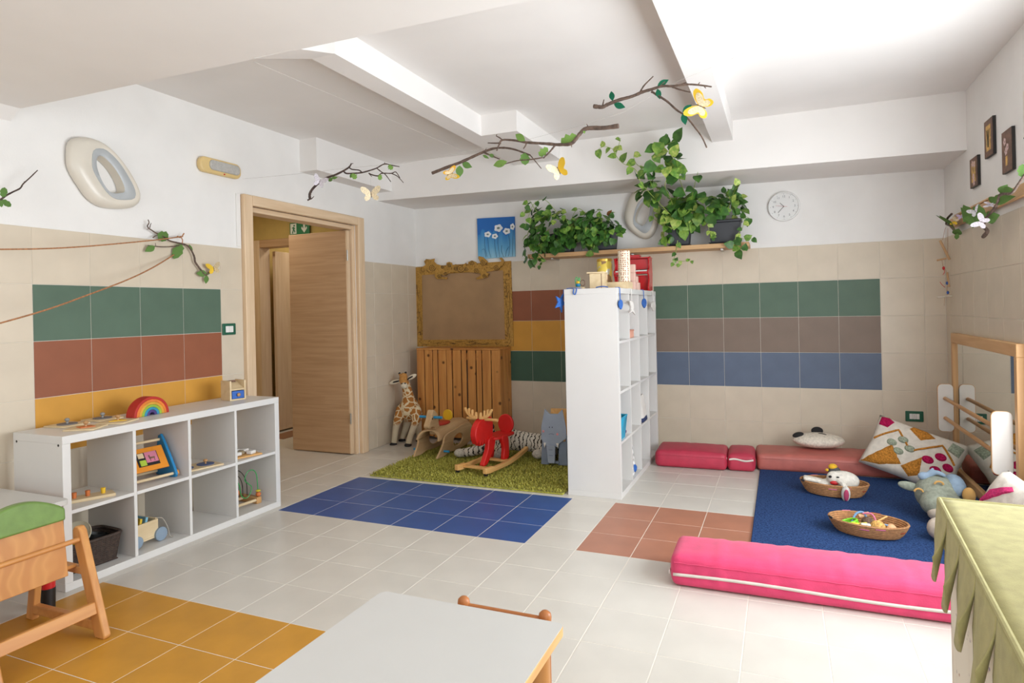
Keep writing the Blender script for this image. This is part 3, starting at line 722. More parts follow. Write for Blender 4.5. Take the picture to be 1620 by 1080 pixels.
for cx, cy, rx, rz in ((668, 138, 32, 26), (592, 183, 26, 20), (643, 196, 23, 18), (727, 160, 27, 22), (768, 128, 17, 22)):
    p = pcrop(cx, cy); k_ = .0066/4.5
    f = MB(); poly = []
    for i in range(20):
        a = 2*PI*i/20; w = 1+.12*math.sin(5*a+cx); poly.append((p.x+rx*k_*w*math.cos(a), p.z+rz*k_*w*math.sin(a)))
    fo = f.prism(poly, -.0245, -.022).build('poppy', M_PW, pa, world=True, smooth=False)
    MB().prism([(p.x+rx*.38*k_*math.cos(2*PI*i/12), p.z+rz*.3*k_*math.sin(2*PI*i/12)) for i in range(12)], -.0255, -.0245).build('poppy_centre', M_PG, fo)
for pts in ([(592, 205), (600, 290), (615, 347)], [(640, 212), (645, 280), (655, 345)], [(668, 168), (665, 250), (678, 345)], [(740, 185), (750, 260), (740, 338)], [(775, 152), (770, 240), (768, 338)], [(570, 200), (572, 270), (590, 346)], [(693, 260), (690, 300), (705, 342)], [(742, 270), (725, 300), (718, 340)], [(552, 292), (568, 290), (580, 346)]):
    MB().tube(bez([pcrop(*q) for q in pts], 6), .0017, 5).build('painted_stem', M_PB, pa, world=True)
# ring lamps
M_CREAM = plain('cream_glass', 'd6cfc2', .3, .02, 5); M_RINGG = plain('grey_ring', 'aeb2b4', .35, .02)
OUT = [(335, 790), (345, 700), (400, 665), (470, 665), (540, 700), (600, 760), (650, 830), (680, 900), (665, 955), (610, 985), (500, 995), (430, 965), (380, 900), (345, 840)]
GRO = [(425, 790), (432, 730), (460, 710), (500, 712), (560, 760), (610, 830), (640, 890), (635, 930), (595, 945), (540, 950), (500, 930), (460, 880), (432, 830)]
GRI = [(447, 790), (453, 752), (480, 748), (530, 790), (570, 850), (584, 900), (562, 914), (515, 920), (480, 885), (455, 830)]
def polar(pts, c, n=48):
    P = bez2([(x-c[0], -(y-c[1])) for x, y in pts], 10); A = sorted((math.atan2(z, x), math.hypot(x, z)) for x, z in P)
    A = [(A[-1][0]-2*PI, A[-1][1])]+A+[(A[0][0]+2*PI, A[0][1])]; out = []
    for i in range(n):
        a = -PI+2*PI*i/n
        for (a0, r0), (a1, r1) in zip(A, A[1:]):
            if a0 <= a <= a1: out.append((a, r0+(r1-r0)*(a-a0)/max(1e-6, a1-a0))); break
    return out
CC = (515, 835); PO, PGO, PGI = polar(OUT, CC), polar(GRO, CC), polar(GRI, CC)
def ring_lamp(name, label, M, k, kx, rot=0, flip=1):
    """local x,y in the wall plane, z out of the wall"""
    t = thing(name, label, 'wall lamp'); t.matrix_basis = M
    def ringpts(P, z, f=1, Q=None, w=0):
        out = []
        for i, (a, r) in enumerate(P):
            if Q: r = r*(1-w)+Q[i][1]*w
            a2 = a+rot; out.append((flip*r*f*math.cos(a)*kx, r*f*math.sin(a)*k, z))
        return [(x*math.cos(rot)-y*math.sin(rot), x*math.sin(rot)+y*math.cos(rot), z_) for x, y, z_ in out]
    def loft(rings, nm, mt):
        b = MB(); n_ = len(rings[0]); vs = [p for r in rings for p in r]
        fs = [(i*n_+j, i*n_+(j+1) % n_, (i+1)*n_+(j+1) % n_, (i+1)*n_+j) for i in range(len(rings)-1) for j in range(n_)]
        return b.add(vs, fs).build(nm, mt, t, angle=50)
    body = loft([ringpts(PO, .002, .97), ringpts(PO, .012), ringpts(PO, .035), ringpts(PO, .055, 1, PGO, .12), ringpts(PO, .068, 1, PGO, .35), ringpts(PO, .073, 1, PGO, .65), ringpts(PGO, .070)], 'glass_body', M_CREAM)
    loft([ringpts(PGO, .070), ringpts(PGO, .074, 1, PGI, .08), ringpts(PGO, .074, 1, PGI, .9), ringpts(PGI, .071)], 'ring_band', M_RINGG)
    loft([ringpts(PGI, .071), ringpts(PGI, .03, .98), ringpts(PGI, .002, .94)], 'inner_wall', M_CREAM)
    return t
c = at(CC[0]/3, CC[1]/3, x=.05); kk = .42/(332-220)/3
ring_lamp('ring_wall_lamp', 'cream ring-shaped wall lamp with grey band on the left wall', axes((0.001, c.y, c.z), (0, 1, 0), (0, 0, 1), (1, 0, 0)), .00119, .00125)
ring_lamp('ring_wall_lamp', 'cream ring-shaped wall lamp half hidden behind the trailing plant', axes((2.575, -.001, 2.245), (1, 0, 0), (0, 0, 1), (0, -1, 0)), .00128, .00128, math.radians(-50), 1)
# emergency light
M_YEL = plain('yellowed_plastic', 'd9bd83', .4, .03); M_DIFF = plain('ribbed_diffuser', 'b3b1ac', .25, .05, 60, bump=.5, bscale=200)
el = thing('emergency_light', 'oblong yellowed emergency light high on the left wall', 'emergency light', (.001, -2.705, 2.425))
def pill(hw, hh, n=10): return rrect(-hw, -hh, hw, hh, hh*.85, n)
ry = axes((0, 0, 0), (0, 1, 0), (-1, 0, 0), (0, 0, 1))
MB().prism(pill(.183, .055), 0, -.045, ry).build('housing', M_YEL, el, bevel=.014, seg=4)
MB().prism([(x+.025, z+.004) for x, z in pill(.135, .036)], -.035, -.058, ry).build('diffuser', M_DIFF, el, bevel=.008, seg=3)
MB().ell((.047, .02, -.045), (.006, .006, .006), 8, 6).build('indicator', M_RED, el)
# switch and socket
M_DGREEN = plain('dark_green_plastic', '1d5a44', .35, .03); M_WPL = plain('white_plastic', 'e4e2de', .35, .02)
sw = thing('light_switch', 'dark green light switch plate with white rocker beside the door', 'light switch', (.0075, -2.642, 1.252))
MB().prism(rrect(-.06, -.042, .06, .042, .006), 0, -.010, ry).build('plate', M_DGREEN, sw, bevel=.003)
MB().prism(rrect(-.034, -.023, -.001, .023, .003), -.006, -.013, ry).build('rocker', M_WPL, sw, bevel=.0015)
MB().prism(rrect(.001, -.023, .034, .023, .003), -.006, -.013, ry).build('rocker', M_WPL, sw, bevel=.0015)
so = thing('power_socket', 'dark green socket plate low on the back wall by the patterned cushion', 'socket', (4.755, -.0075, .398))
MB().prism(rrect(-.064, -.043, .064, .043, .006), 0, -.010).build('plate', M_DGREEN, so, bevel=.003)
for x0 in (-.036, -.012, .012):
    md_ = MB().prism(rrect(x0+.0007, -.022, x0+.0233, .022, .002), -.006, -.012).build('module', M_WPL, so, bevel=.001)
    if x0 == -.012:
        for z in (-.012, 0, .012): MB().cyl((0, -.0124, z), (0, -.0118, z), .0025, 8).build('pin_hole', M_BLACKP, md_)
# clock
ck = thing('wall_clock', 'round white wall clock with grey numerals', 'clock', (3.80, -.001, 2.211))
Mx = Mr(PI/2, 'X')
M_CLK = plain('clock_face', 'dcdcda', .5, .01); M_CLKR = plain('clock_rim', 'e2e2e0', .3, .01); M_HAND = plain('dark_hand', '4a4a4a', .5); M_NUM = plain('numeral_grey', '77787a', .6)
MB().lathe([(.125, 0), (.131, .006), (.131, .024), (.127, .031), (.120, .032), (.1175, .024), (.117, .018)], 48, Mx).build('rim', M_CLKR, ck)
MB().lathe([(.1185, .002), (.1185, .020)], 48, Mx).build('face', M_CLK, ck)
def hand(ang, ln, w, y, mt, tail=.0):
    a = math.radians(ang); d = Vector((math.sin(a), 0, math.cos(a))); p = Vector((math.cos(a), 0, -math.sin(a)))
    b = MB(); q = [-d*tail-p*w, -d*tail+p*w, d*ln+p*w*.7, d*ln-p*w*.7]
    b.add([v+Vector((0, y, 0)) for v in q]+[v+Vector((0, y-.001, 0)) for v in q], [(0, 1, 2, 3), (7, 6, 5, 4), (0, 4, 5, 1), (1, 5, 6, 2), (2, 6, 7, 3), (3, 7, 4, 0)])
    b.build('hand', mt, ck, smooth=False)
hand(316, .047, .0022, -.022, M_HAND); hand(222, .072, .002, -.0245, M_HAND); hand(279, .068, .0008, -.027, M_RED, .027)
for h in range(1, 13):
    cu = bpy.data.curves.new('numeral', 'FONT'); cu.body = str(h); cu.size = .026; cu.align_x = 'CENTER'; cu.align_y = 'CENTER'; cu.materials.append(M_NUM)
    tmp = bpy.data.objects.new('numeral', cu); COL.objects.link(tmp); nm = bpy.data.meshes.new_from_object(tmp); bpy.data.objects.remove(tmp)
    o = bpy.data.objects.new('numeral', nm); COL.objects.link(o); o.parent = ck; a = h*PI/6
    o.location = (.088*math.sin(a), -.0206, .088*math.cos(a)); o.rotation_euler = (PI/2, 0, 0)
    MB().box((.110*math.sin(a), -.0205, .110*math.cos(a)), (.0018, .001, .008), R=Matrix.Rotation(a, 3, 'Y')).build('tick', M_NUM, ck, smooth=False)
# exit sign over the corridor door
es = thing('exit_sign', 'green emergency exit sign with running figure and arrow over the corridor door', 'sign', (-1.068, -.645, 2.29))
M_SGN = plain('sign_green', '1f7a4f', .4, .02); M_SGW = plain('sign_white', 'e8ece6', .4, .01)
MB().box((0, 0, 0), (.272, .008, .132)).build('plate', M_SGN, es, bevel=.001)
MB().box((-.083, -.0045, 0), (.082, .002, .112)).build('door_mark', M_SGW, es, smooth=False)
MB().tube([(-.098, -.006, -.05), (-.085, -.006, -.02), (-.07, -.006, -.015), (-.062, -.006, -.04)], .006, 6).tube([(-.08, -.006, -.018), (-.078, -.006, .018)], .009, 6).tube([(-.10, -.006, .006), (-.08, -.006, .018), (-.062, -.006, .0)], .005, 6).ell((-.072, -.006, .034), (.010, .003, .010), 10, 6).build('running_figure', M_SGN, es)
MB().prism([(.065-.012, .05), (.065+.012, .05), (.065+.012, -.005), (.065+.034, .018), (.065+.04, -.004), (.065, -.05), (.065-.04, -.004), (.065-.034, .018), (.065-.012, -.005)], -.006, -.004).build('arrow', M_SGW, es, smooth=False)
# radiator and its slatted pine cover
M_PINE = wood('knotty_pine', 'b3743a', 'cf934f', 'z', .5, 5, 12, knots=7.5, rnd=1)
M_RAD = plain('radiator_enamel', '8f8c86', .4)
ra = thing('radiator', 'grey column radiator behind the pine slat cover', 'radiator', (.18, -.16, .06))
cm = MB().tube([(0, 0, .0), (0, 0, .78)], .030, 10, flat=.7).mesh('column', M_RAD)
for i in range(11): inst('column', cm, ra, (.06+i*.078, 0, .03))
MB().cyl((.03, 0, .05), (.90, 0, .05), .018, 10).build('manifold', M_RAD, ra); MB().cyl((.03, 0, .79), (.90, 0, .79), .018, 10).build('manifold', M_RAD, ra)
for x in (.1, .85): MB().b2((x-.015, -.012, -.06), (x+.015, .012, .03)).build('foot', M_RAD, ra)
rc = thing('radiator_cover', 'knotty pine slatted radiator cover in the toy corner', 'radiator cover', (.17, -.30, 0))
sl = [(358, 393), (397, 433), (437, 458), (463, 500), (503, 527), (532, 570), (575, 595), (602, 638), (643, 665), (670, 708), (712, 750)]
zr = random.Random(2)
for a, bq in sl:
    x0, x1 = (a-358)/3*.00744, (bq-358)/3*.00744
    MB().b2((x0, 0, .03+zr.uniform(-.006, .006)), (x1, .018, .945)).build('slat', M_PINE, rc, bevel=.003)
XE = (750-358)/3*.00744
for y0, y1 in ((.02, .10), (.108, .18), (.188, .285)): MB().b2((XE-.02, y0, .03), (XE-.001, y1, .945)).build('side_slat', M_PINE, rc, bevel=.003)
for y0, y1 in ((.02, .10), (.108, .18), (.188, .285)): MB().b2((.001, y0, .03), (.02, y1, .945)).build('side_slat', M_PINE, rc, bevel=.003)
M_PINEX = wood('knotty_pine_rail', 'b3743a', 'cf934f', 'x', .5, 5, 12, knots=7.5, rnd=1)
for z0 in (.10, .84): MB().b2((.022, .019, z0), (XE-.022, .037, z0+.07)).build('batten', M_PINEX, rc, bevel=.002)
MB().b2((-.003, -.004, .946), (XE+.003, .285, .962)).build('top_board', M_PINEX, rc, bevel=.003)
for x in (.03, XE-.05): MB().b2((x, .019, 0), (x+.03, .05, .10)).build('foot', M_PINEX, rc, bevel=.002)
# right wall: small pictures and a coat rail
M_BRF = plain('brown_painted_board', '6d4f3e', .6, .2, 25); M_BRC = plain('ochre_vignette', 'b8924f', .6, .25, 30); M_BLK = plain('black_edge', '211d1b', .5)
def smallpic(label, y, z, w, h, kind):
    t = thing('small_picture', label, 'picture', (RX-.001, y, z), 0, 'small flower pictures')
    MB().b2((-.017, -w/2, -h/2), (0, w/2, h/2)).build('block', M_BLK, t, bevel=.001)
    MB().b2((-.0185, -w/2+.002, -h/2+.002), (-.017, w/2-.002, h/2-.002)).build('painted_face', M_BRF, t, smooth=False)
    if kind != 1: MB().b2((-.0195, -w*.27, -h*.34), (-.0185, w*.27, h*.34)).build('vignette', M_BRC, t, smooth=False)
    else: MB().b2((-.0195, -w*.08, -h*.34), (-.0185, w*.10, -h*.12)).build('vignette', M_BRC, t, smooth=False)
    M_PET = plain('pale_pink_paint', 'cdb0ac', .6); M_STM = plain('stem_paint', '4d4636', .6)
    if kind == 0:
        for dx in (-.02, 0, .02): MB().tube(bez([(-.020, .01*dx*40, -h*.25), (-.0205, dx*.6, 0), (-.020, dx*1.4, h*.22)], 5), .0018, 5).build('painted_stem', M_STM, t)
    else:
        fl_ = [(.03, .06), (-.015, .02), (.01, -.0)] if kind == 1 else [(.02, .06), (-.025, .05), (.0, -.03), (-.01, -.07)]
        for fy, fz in fl_:
            q = MB()
            for i in range(5):
                a = 2*PI*i/5; q.ell((-.0195, fy+.014*math.cos(a), fz+.014*math.sin(a)), (.0012, .010, .010), 8, 4)
            q.build('painted_flower', M_PET, t)
smallpic('dark framed picture of reeds on an ochre ground, topmost near the ceiling beam', -1.27, 2.366, .175, .235, 0)
smallpic('brown picture of a pink flower stem, the right one of the small pictures', -1.61, 2.208, .175, .245, 1)
smallpic('smallest brown picture of pale blooms, lowest and nearest the corner', -.925, 2.216, .18, .20, 2)
M_POST = plain('pale_poster', 'd9d2c6', .6, .05, 12)
t = thing('poster', 'pale poster with dark lower edge cut off by the right border', 'poster', (RX-.001, -2.10, 2.34))
MB().b2((-.006, -.25, -.115), (0, .25, .135)).build('sheet', M_POST, t); MB().b2((-.008, -.25, -.122), (0, .25, -.115)).build('dark_edge', M_BLK, t)
cr = thing('coat_rail', 'wooden rail fixed along the right wall above the tiles', 'coat rail', (RX-.002, -1.2, 1.94))
MB().b2((-.026, -1.0, -.035), (0, .92, .035)).build('board', M_MIRF, cr, bevel=.004)
MB().b2((-.032, -.10, .036), (0, .75, .048)).build('ledge', M_MIRF, cr, bevel=.002)
# plant shelf
ps = thing('plant_shelf', 'long oak board holding four plant pots on the back wall', 'wall shelf', (2.485, 0, 1.875))
M_SHOAK = wood('shelf_oak', 'b98f63', 'cba679', 'x', .5, 5, 14)
MB().b2((-1.03, -.272, -.02), (1.03, -.002, .02)).build('board', M_SHOAK, ps, bevel=.003)
for x in (-.8, 0, .8): MB().b2((x-.012, -.20, -.035), (x+.012, -.002, -.0205)).build('bracket', M_STEEL, ps, bevel=.001)

# ================================================================== plants, branches, paper butterflies
def leafmat(name, c1, c2, scale=9):
    m, N, L, b = nt(name, .42, 0, .4)
    oi = N.new('ShaderNodeObjectInfo'); tc = N.new('ShaderNodeTexCoord'); n = N.new('ShaderNodeTexNoise'); n.inputs['Scale'].default_value = scale; n.inputs['Detail'].default_value = 3
    va = N.new('ShaderNodeVectorMath'); va.operation = 'ADD'; ml = N.new('ShaderNodeMath'); ml.operation = 'MULTIPLY'; ml.inputs[1].default_value = 31
    L.new(oi.outputs['Random'], ml.inputs[0]); L.new(tc.outputs['Object'], va.inputs[0]); L.new(ml.outputs[0], va.inputs[1]); L.new(va.outputs[0], n.inputs['Vector'])
    r = ramp(N, [(.38, c1), (.66, c2)]); L.new(n.outputs['Fac'], r.inputs[0])
    hs = N.new('ShaderNodeHueSaturation'); mr = N.new('ShaderNodeMapRange'); mr.inputs['To Min'].default_value = .75; mr.inputs['To Max'].default_value = 1.25
    L.new(oi.outputs['Random'], mr.inputs[0]); L.new(mr.outputs[0], hs.inputs['Value']); L.new(r.outputs[0], hs.inputs['Color']); L.new(hs.outputs[0], b.inputs['Base Color'])
    b.inputs['Transmission Weight'].default_value = 0
    MATS[name] = m; return m
ML1, ML2, ML3 = leafmat('pothos_green', '2f5522', '4a7730', 2), leafmat('pothos_bright', '557f31', '86a548', 3), leafmat('pothos_variegated', '7ba03f', 'bcc66c', 4)
LM = [leafmesh('leaf', ML1), leafmesh('leaf', ML2), leafmesh('leaf', ML3)]
M_VINE = plain('vine_stem', '8fa050', .5); M_POT = plain('charcoal_pot', '34363b', .5, .05); M_SOIL = plain('potting_soil', '3a2b20', .9, .3, 60)
def leaf_at(t, me, p, d, nrm, size):
    y = Vector(d).normalized(); z = Vector(nrm); z = (z-y*z.dot(y)); z = z.normalized() if z.length > 1e-4 else y.orthogonal().normalized(); x = y.cross(z)
    M = axes(p, x*size, y*size, z*size); o = inst('leaf', me, t); o.matrix_local = t.matrix_basis.inverted() @ M; return o
def potted(label, x0, x1, z, h, y=-.15, dep=.17, group='potted pothos plants on the shelf'):
    t = thing('potted_pothos', label, 'potted plant', ((x0+x1)/2, y, z), 0, group); w = (x1-x0)/2; d = dep/2
    def tap(a, b_, z0, z1, k0, k1):
        return [(-a*k0, -b_*k0, z0), (a*k0, -b_*k0, z0), (a*k0, b_*k0, z0), (-a*k0, b_*k0, z0), (-a*k1, -b_*k1, z1), (a*k1, -b_*k1, z1), (a*k1, b_*k1, z1), (-a*k1, b_*k1, z1)]
    HF = [(0, 1, 2, 3), (7, 6, 5, 4), (0, 4, 5, 1), (1, 5, 6, 2), (2, 6, 7, 3), (3, 7, 4, 0)]
    pot = MB().add(tap(w, d, .012, h-.022, .80, .95), HF).add(tap(w, d, h-.022, h, 1.0, 1.02), HF).build('pot', M_POT, t, bevel=.006, seg=3)
    MB().add(tap(w*.88, d*.88, h-.004, h+.004, 1, 1), HF).build('soil', M_SOIL, t, bevel=.003)
    MB().add(tap(w, d, .001, .014, .82, .95), HF).build('saucer', M_POT, t, bevel=.003)
    return t
def clump(t, c, r, n, rg, s0=.06, s1=.095, mix=(.7, .24, .06), inner=.55):
    c = Vector(c); done = 0
    while done < n:
        v = Vector((rg.gauss(0, 1), rg.gauss(0, 1), rg.gauss(0, 1))).normalized()
        if v.y > .55: continue
        k = rg.uniform(inner, 1.0); p = c+Vector((v.x*r[0], v.y*r[1], v.z*r[2]))*k
        if p.y > -.04: p.y = -.04-rg.random()*.03
        d = Vector((v.x*.6+rg.uniform(-.6, .6), v.y*.5+rg.uniform(-.5, .2), rg.uniform(-1.1, .25)+v.z*.4)); nr = v+Vector((rg.uniform(-.5, .5), -.7+rg.uniform(-.3, .3), .5))
        q = rg.random(); me = LM[0] if q < mix[0] else LM[1] if q < mix[0]+mix[1] else LM[2]
        leaf_at(t, me, p, d, nr, rg.uniform(s0, s1)); done += 1
def vine(t, px, y, rg, leaves=6, size=(.06, .09), mix=(.35, .45, .2), r=.0032, y1=None, up=0):
    P = [at(u, v, y=y+(0 if y1 is None else (y1-y)*(min(1, i/2) if len(px) > 4 else i/(len(px)-1)))) for i, (u, v) in enumerate(px)]
    C = bez(P, 7); MB().tube(C, [r*(1-.5*i/len(C)) for i in range(len(C))], 6).build('vine', M_VINE, t, world=True)
    for i in range(leaves):
        k = int((i+.7)/leaves*(len(C)-1)); p = C[k]; tg = (C[min(k+1, len(C)-1)]-C[max(k-1, 0)]).normalized()
        side = Vector((tg.z, 0, -tg.x))*(1 if i % 2 else -1); d = tg*.5+side*.9+Vector((rg.uniform(-.3, .3), rg.uniform(-.6, .1), rg.uniform(-.6, .2)+up))
        q = rg.random(); me = LM[0] if q < mix[0] else LM[1] if q < mix[0]+mix[1] else LM[2]
        leaf_at(t, me, p, d, (rg.uniform(-.4, .4), -1, rg.uniform(-.1, .7)), rg.uniform(*size))
rg = random.Random(11)
ZS = 1.897
p1 = potted('bushy pothos on the left end of the plant shelf trailing over its end', 1.68, 1.90, ZS, .19)
c = at(868, 362, y=-.20); clump(p1, c, (.25, .16, .22), 150, rg)
clump(p1, at(842, 392, y=-.26), (.10, .06, .16), 30, rg)
clump(p1, at(872, 376, y=-.24), (.25, .12, .13), 70, rg, .06, .09, (.85, .15, 0), .7)
vine(p1, [(858, 345), (846, 330), (838, 318), (832, 325), (829, 340)], -.26, rg, 6, (.04, .07), y1=-.48); vine(p1, [(880, 335), (862, 316), (845, 322), (835, 345), (830, 360)], -.26, rg, 6, (.05, .08), y1=-.42)
vine(p1, [(856, 395), (854, 405), (858, 415), (852, 421)], -.27, rg, 5, (.035, .06), (.8, .2, 0)); vine(p1, [(888, 330), (895, 345), (903, 362)], -.3, rg, 4, (.05, .07))
p2 = potted('dense pothos in the second pot from the painting with a browned leaf', 2.12, 2.33, ZS, .19)
clump(p2, at(935, 358, y=-.19), (.25, .15, .16), 130, rg); clump(p2, at(965, 365, y=-.22), (.10, .08, .10), 24, rg)
clump(p2, at(930, 368, y=-.24), (.22, .10, .12), 60, rg, .06, .09, (.85, .15, 0), .7)
vine(p2, [(930, 340), (915, 330), (905, 345), (908, 362)], -.25, rg, 4, (.05, .08)); vine(p2, [(940, 388), (939, 395), (938, 402)], -.28, rg, 2, (.06, .08), (.9, .1, 0))
M_BRN = plain('browned_leaf', '8a5a2e', .7); lb = leafmesh('leaf', M_BRN); leaf_at(p2, lb, at(962, 342, y=-.22), (.4, -.3, .6), (-.3, -1, .3), .07)
p3 = potted('tallest pothos climbing up towards the ceiling from a small charcoal pot', 2.81, 3.02, ZS, .20)
clump(p3, at(1078, 335, y=-.22), (.16, .14, .17), 62, rg, .08, .13, (.45, .4, .15)); clump(p3, at(1033, 302, y=-.55), (.11, .1, .08), 20, rg, .08, .12, (.6, .4, 0))
clump(p3, at(1055, 355, y=-.25), (.08, .08, .16), 26, rg, .06, .10, (.5, .35, .15))
vine(p3, [(1066, 345), (1040, 318), (1015, 290), (1005, 268), (985, 258), (974, 245), (968, 235), (955, 232), (944, 238)], -.28, rg, 11, (.055, .09), (.3, .4, .3), y1=-.95)
vine(p3, [(974, 245), (978, 232), (982, 218)], -.78, rg, 3, (.045, .06), (0, .4, .6), y1=-.9); vine(p3, [(1040, 300), (1030, 268), (1010, 262), (1003, 250), (1004, 240)], -.3, rg, 4, (.06, .10), (.2, .4, .4), y1=-.85)
vine(p3, [(1085, 310), (1072, 275), (1065, 250), (1050, 232), (1043, 225), (1036, 240), (1035, 262)], -.3, rg, 10, (.08, .125), (.45, .4, .15), y1=-.98); vine(p3, [(1050, 232), (1060, 226), (1072, 222)], -.84, rg, 3, (.09, .12), (.6, .4, 0), y1=-.9)
vine(p3, [(1095, 310), (1100, 288), (1104, 272)], -.45, rg, 2, (.08, .11), (.8, .2, 0), y1=-.95); vine(p3, [(1072, 380), (1069, 400), (1065, 414), (1072, 422)], -.28, rg, 5, (.04, .06), (.5, .5, 0)); vine(p3, [(1066, 412), (1080, 413), (1098, 412)], -.28, rg, 4, (.03, .05), (.1, .6, .3))
clump(p3, at(1022, 283, y=-.84), (.10, .05, .07), 14, rg, .06, .10, (.6, .4, 0))
clump(p3, at(1062, 258, y=-.88), (.09, .05, .10), 16, rg, .07, .11, (.55, .35, .1))
vine(p3, [(1066, 330), (1060, 312), (1052, 295), (1058, 275), (1064, 258)], -.3, rg, 6, (.07, .10), (.5, .4, .1), y1=-.9)
vine(p3, [(1040, 320), (1032, 340), (1040, 350), (1050, 352)], -.25, rg, 4, (.05, .08), (.2, .5, .3))
p4 = potted('upright pothos in the wide charcoal pot on the right end of the plant shelf', 3.165, 3.455, ZS, .21)
clump(p4, at(1112, 325, y=-.30), (.17, .12, .13), 46, rg, .08, .12, (.75, .25, 0)); clump(p4, at(1150, 325, y=-.18), (.15, .10, .13), 60, rg, .05, .085)
vine(p4, [(1150, 335), (1158, 312), (1163, 300), (1168, 292)], -.24, rg, 7, (.05, .08), (.5, .3, .2), up=.5, y1=-.5); vine(p4, [(1160, 335), (1168, 318), (1172, 310)], -.2, rg, 4, (.05, .07), up=.4)
vine(p4, [(1172, 350), (1180, 343), (1188, 347)], -.2, rg, 2, (.06, .08), (1, 0, 0)); vine(p4, [(1178, 345), (1174, 362), (1166, 372), (1178, 378), (1194, 376)], -.28, rg, 6, (.045, .07)); vine(p4, [(1164, 372), (1162, 385), (1158, 393), (1168, 397), (1180, 396)], -.3, rg, 5, (.06, .09), (.8, .2, 0))
vine(p4, [(1120, 350), (1122, 365), (1126, 376), (1132, 372)], -.28, rg, 5, (.035, .06), (.1, .5, .4)); vine(p4, [(1110, 340), (1105, 350), (1112, 356)], -.26, rg, 3, (.05, .08), (.5, .3, .2))

# ---- twigs
M_BARK = plain('grey_brown_bark', '5d4c42', .8, .25, 60, bump=.5, bscale=180)
M_BARKD = plain('dark_bark', '4a3b34', .8, .25, 60, bump=.5, bscale=180)
M_FELT = plain('sage_felt', '5f7f45', .9, .08, 40, spec=.1); M_FELTL = plain('light_green_felt', '76984f', .9, .06, 40, spec=.1); M_FELTD = plain('bottle_green_felt', '1f5e45', .9, .06, 40, spec=.1)
FL_S = leafmesh('leaf', M_FELT, 'serrate'); FL_L = leafmesh('leaf', M_FELTL, 'lobed'); FL_D = leafmesh('leaf', M_FELTD, 'lance'); FL_G = leafmesh('leaf', M_FELTL, 'lance'); FL_N = leafmesh('leaf', M_FELT, 'lance')
CDIR = lambda p: (CAM-Vector(p)).normalized()
def twig(name, label, pf, base, group=None, stems=(), leaves=(), bark=None, cat='branch'):
    t = thing(name, label, cat, pf(*base), 0, group)
    for i, (pts, r0, r1) in enumerate(stems):
        P = [pf(*q) for q in pts]; C = bez(P, 5); n_ = len(C); rj = random.Random(i*7+len(pts))
        MB().tube(C, [(r0+(r1-r0)*k/(n_-1))*(1+rj.uniform(-.10, .10)) for k in range(n_)], 7).build('stem' if i == 0 else 'side_twig', bark or M_BARK, t, world=True)
    for a, b_, me, wd in leaves:
        A, B = pf(*a), pf(*b_); d = B-A; sz = d.length; n_ = CDIR(A)
        y = d.normalized(); z = (n_-y*n_.dot(y)).normalized(); x = y.cross(z)
        o = inst('leaf', me, t); o.matrix_local = t.matrix_basis.inverted() @ axes(A+n_*.008, x*sz*wd, y*sz, z*sz)
    return t
M_BFY = plain('yellow_card', 'e0b92f', .7, .05); M_BFO = plain('orange_card', 'd9a52e', .7, .05); M_BFC = plain('cream_print_card', 'd8c8a8', .75, .12, 90); M_BFW = plain('white_print_card', 'cfc9cf', .75, .14, 90); M_BFL = plain('lilac_card', 'b9a8c4', .75, .1, 60)
def butterfly(label, p, span, tilt, mats, group='paper butterflies', fold=35, cat='paper butterfly', thread=None):
    """paper butterfly: each wing pair is a card outline; tilt = rotation about the line of sight"""
    t = thing('paper_butterfly', label, cat, p, 0, group); n_ = CDIR(p); x = Vector((0, 0, 1)).cross(n_).normalized(); z = n_; y = z.cross(x)
    B = axes((0, 0, 0), x, y, z) @ Mr(math.radians(tilt), 'Z'); h = span/2
    W_ = bez2([(0, -.06), (.25, -.45), (.60, -.52), (.72, -.25), (.55, -.02), (.88, .25), (1.0, .62), (.72, .72), (.30, .50), (0, .12)], 4)
    for s, mt in ((1, mats[0]), (-1, mats[1])):
        q = MB().prism([(a*h, c*h) for a, c in W_], -.0006, .0006, Mr(PI/2, 'X') if False else axes((0, 0, 0), (1, 0, 0), (0, 0, 1), (0, 1, 0)))
        M = B @ Mr(math.radians(-fold*s), 'Y') @ Matrix.Scale(s, 4, (1, 0, 0))
        o = q.build('wing', mt, t, smooth=False); o.matrix_local = M
        if len(mats) > 2:
            W2 = [(a*h*.78+.03*h, c*h*.72) for a, c in W_]; o2 = MB().prism(W2, .0007, .0014, axes((0, 0, 0), (1, 0, 0), (0, 0, 1), (0, 1, 0))).build('wing_print', mats[2], o, smooth=False)
    if thread: MB().tube([Vector(p), Vector(thread)], .0006, 4).build('thread', M_LINE, t, world=True)
    o = MB().ell((0, 0, 0), (h*.05, h*.32, h*.05), 8, 6).build('body', M_BARK, t); o.matrix_local = B
    return t
M_LINE = plain('nylon_line', 'b8b4ae', .5)
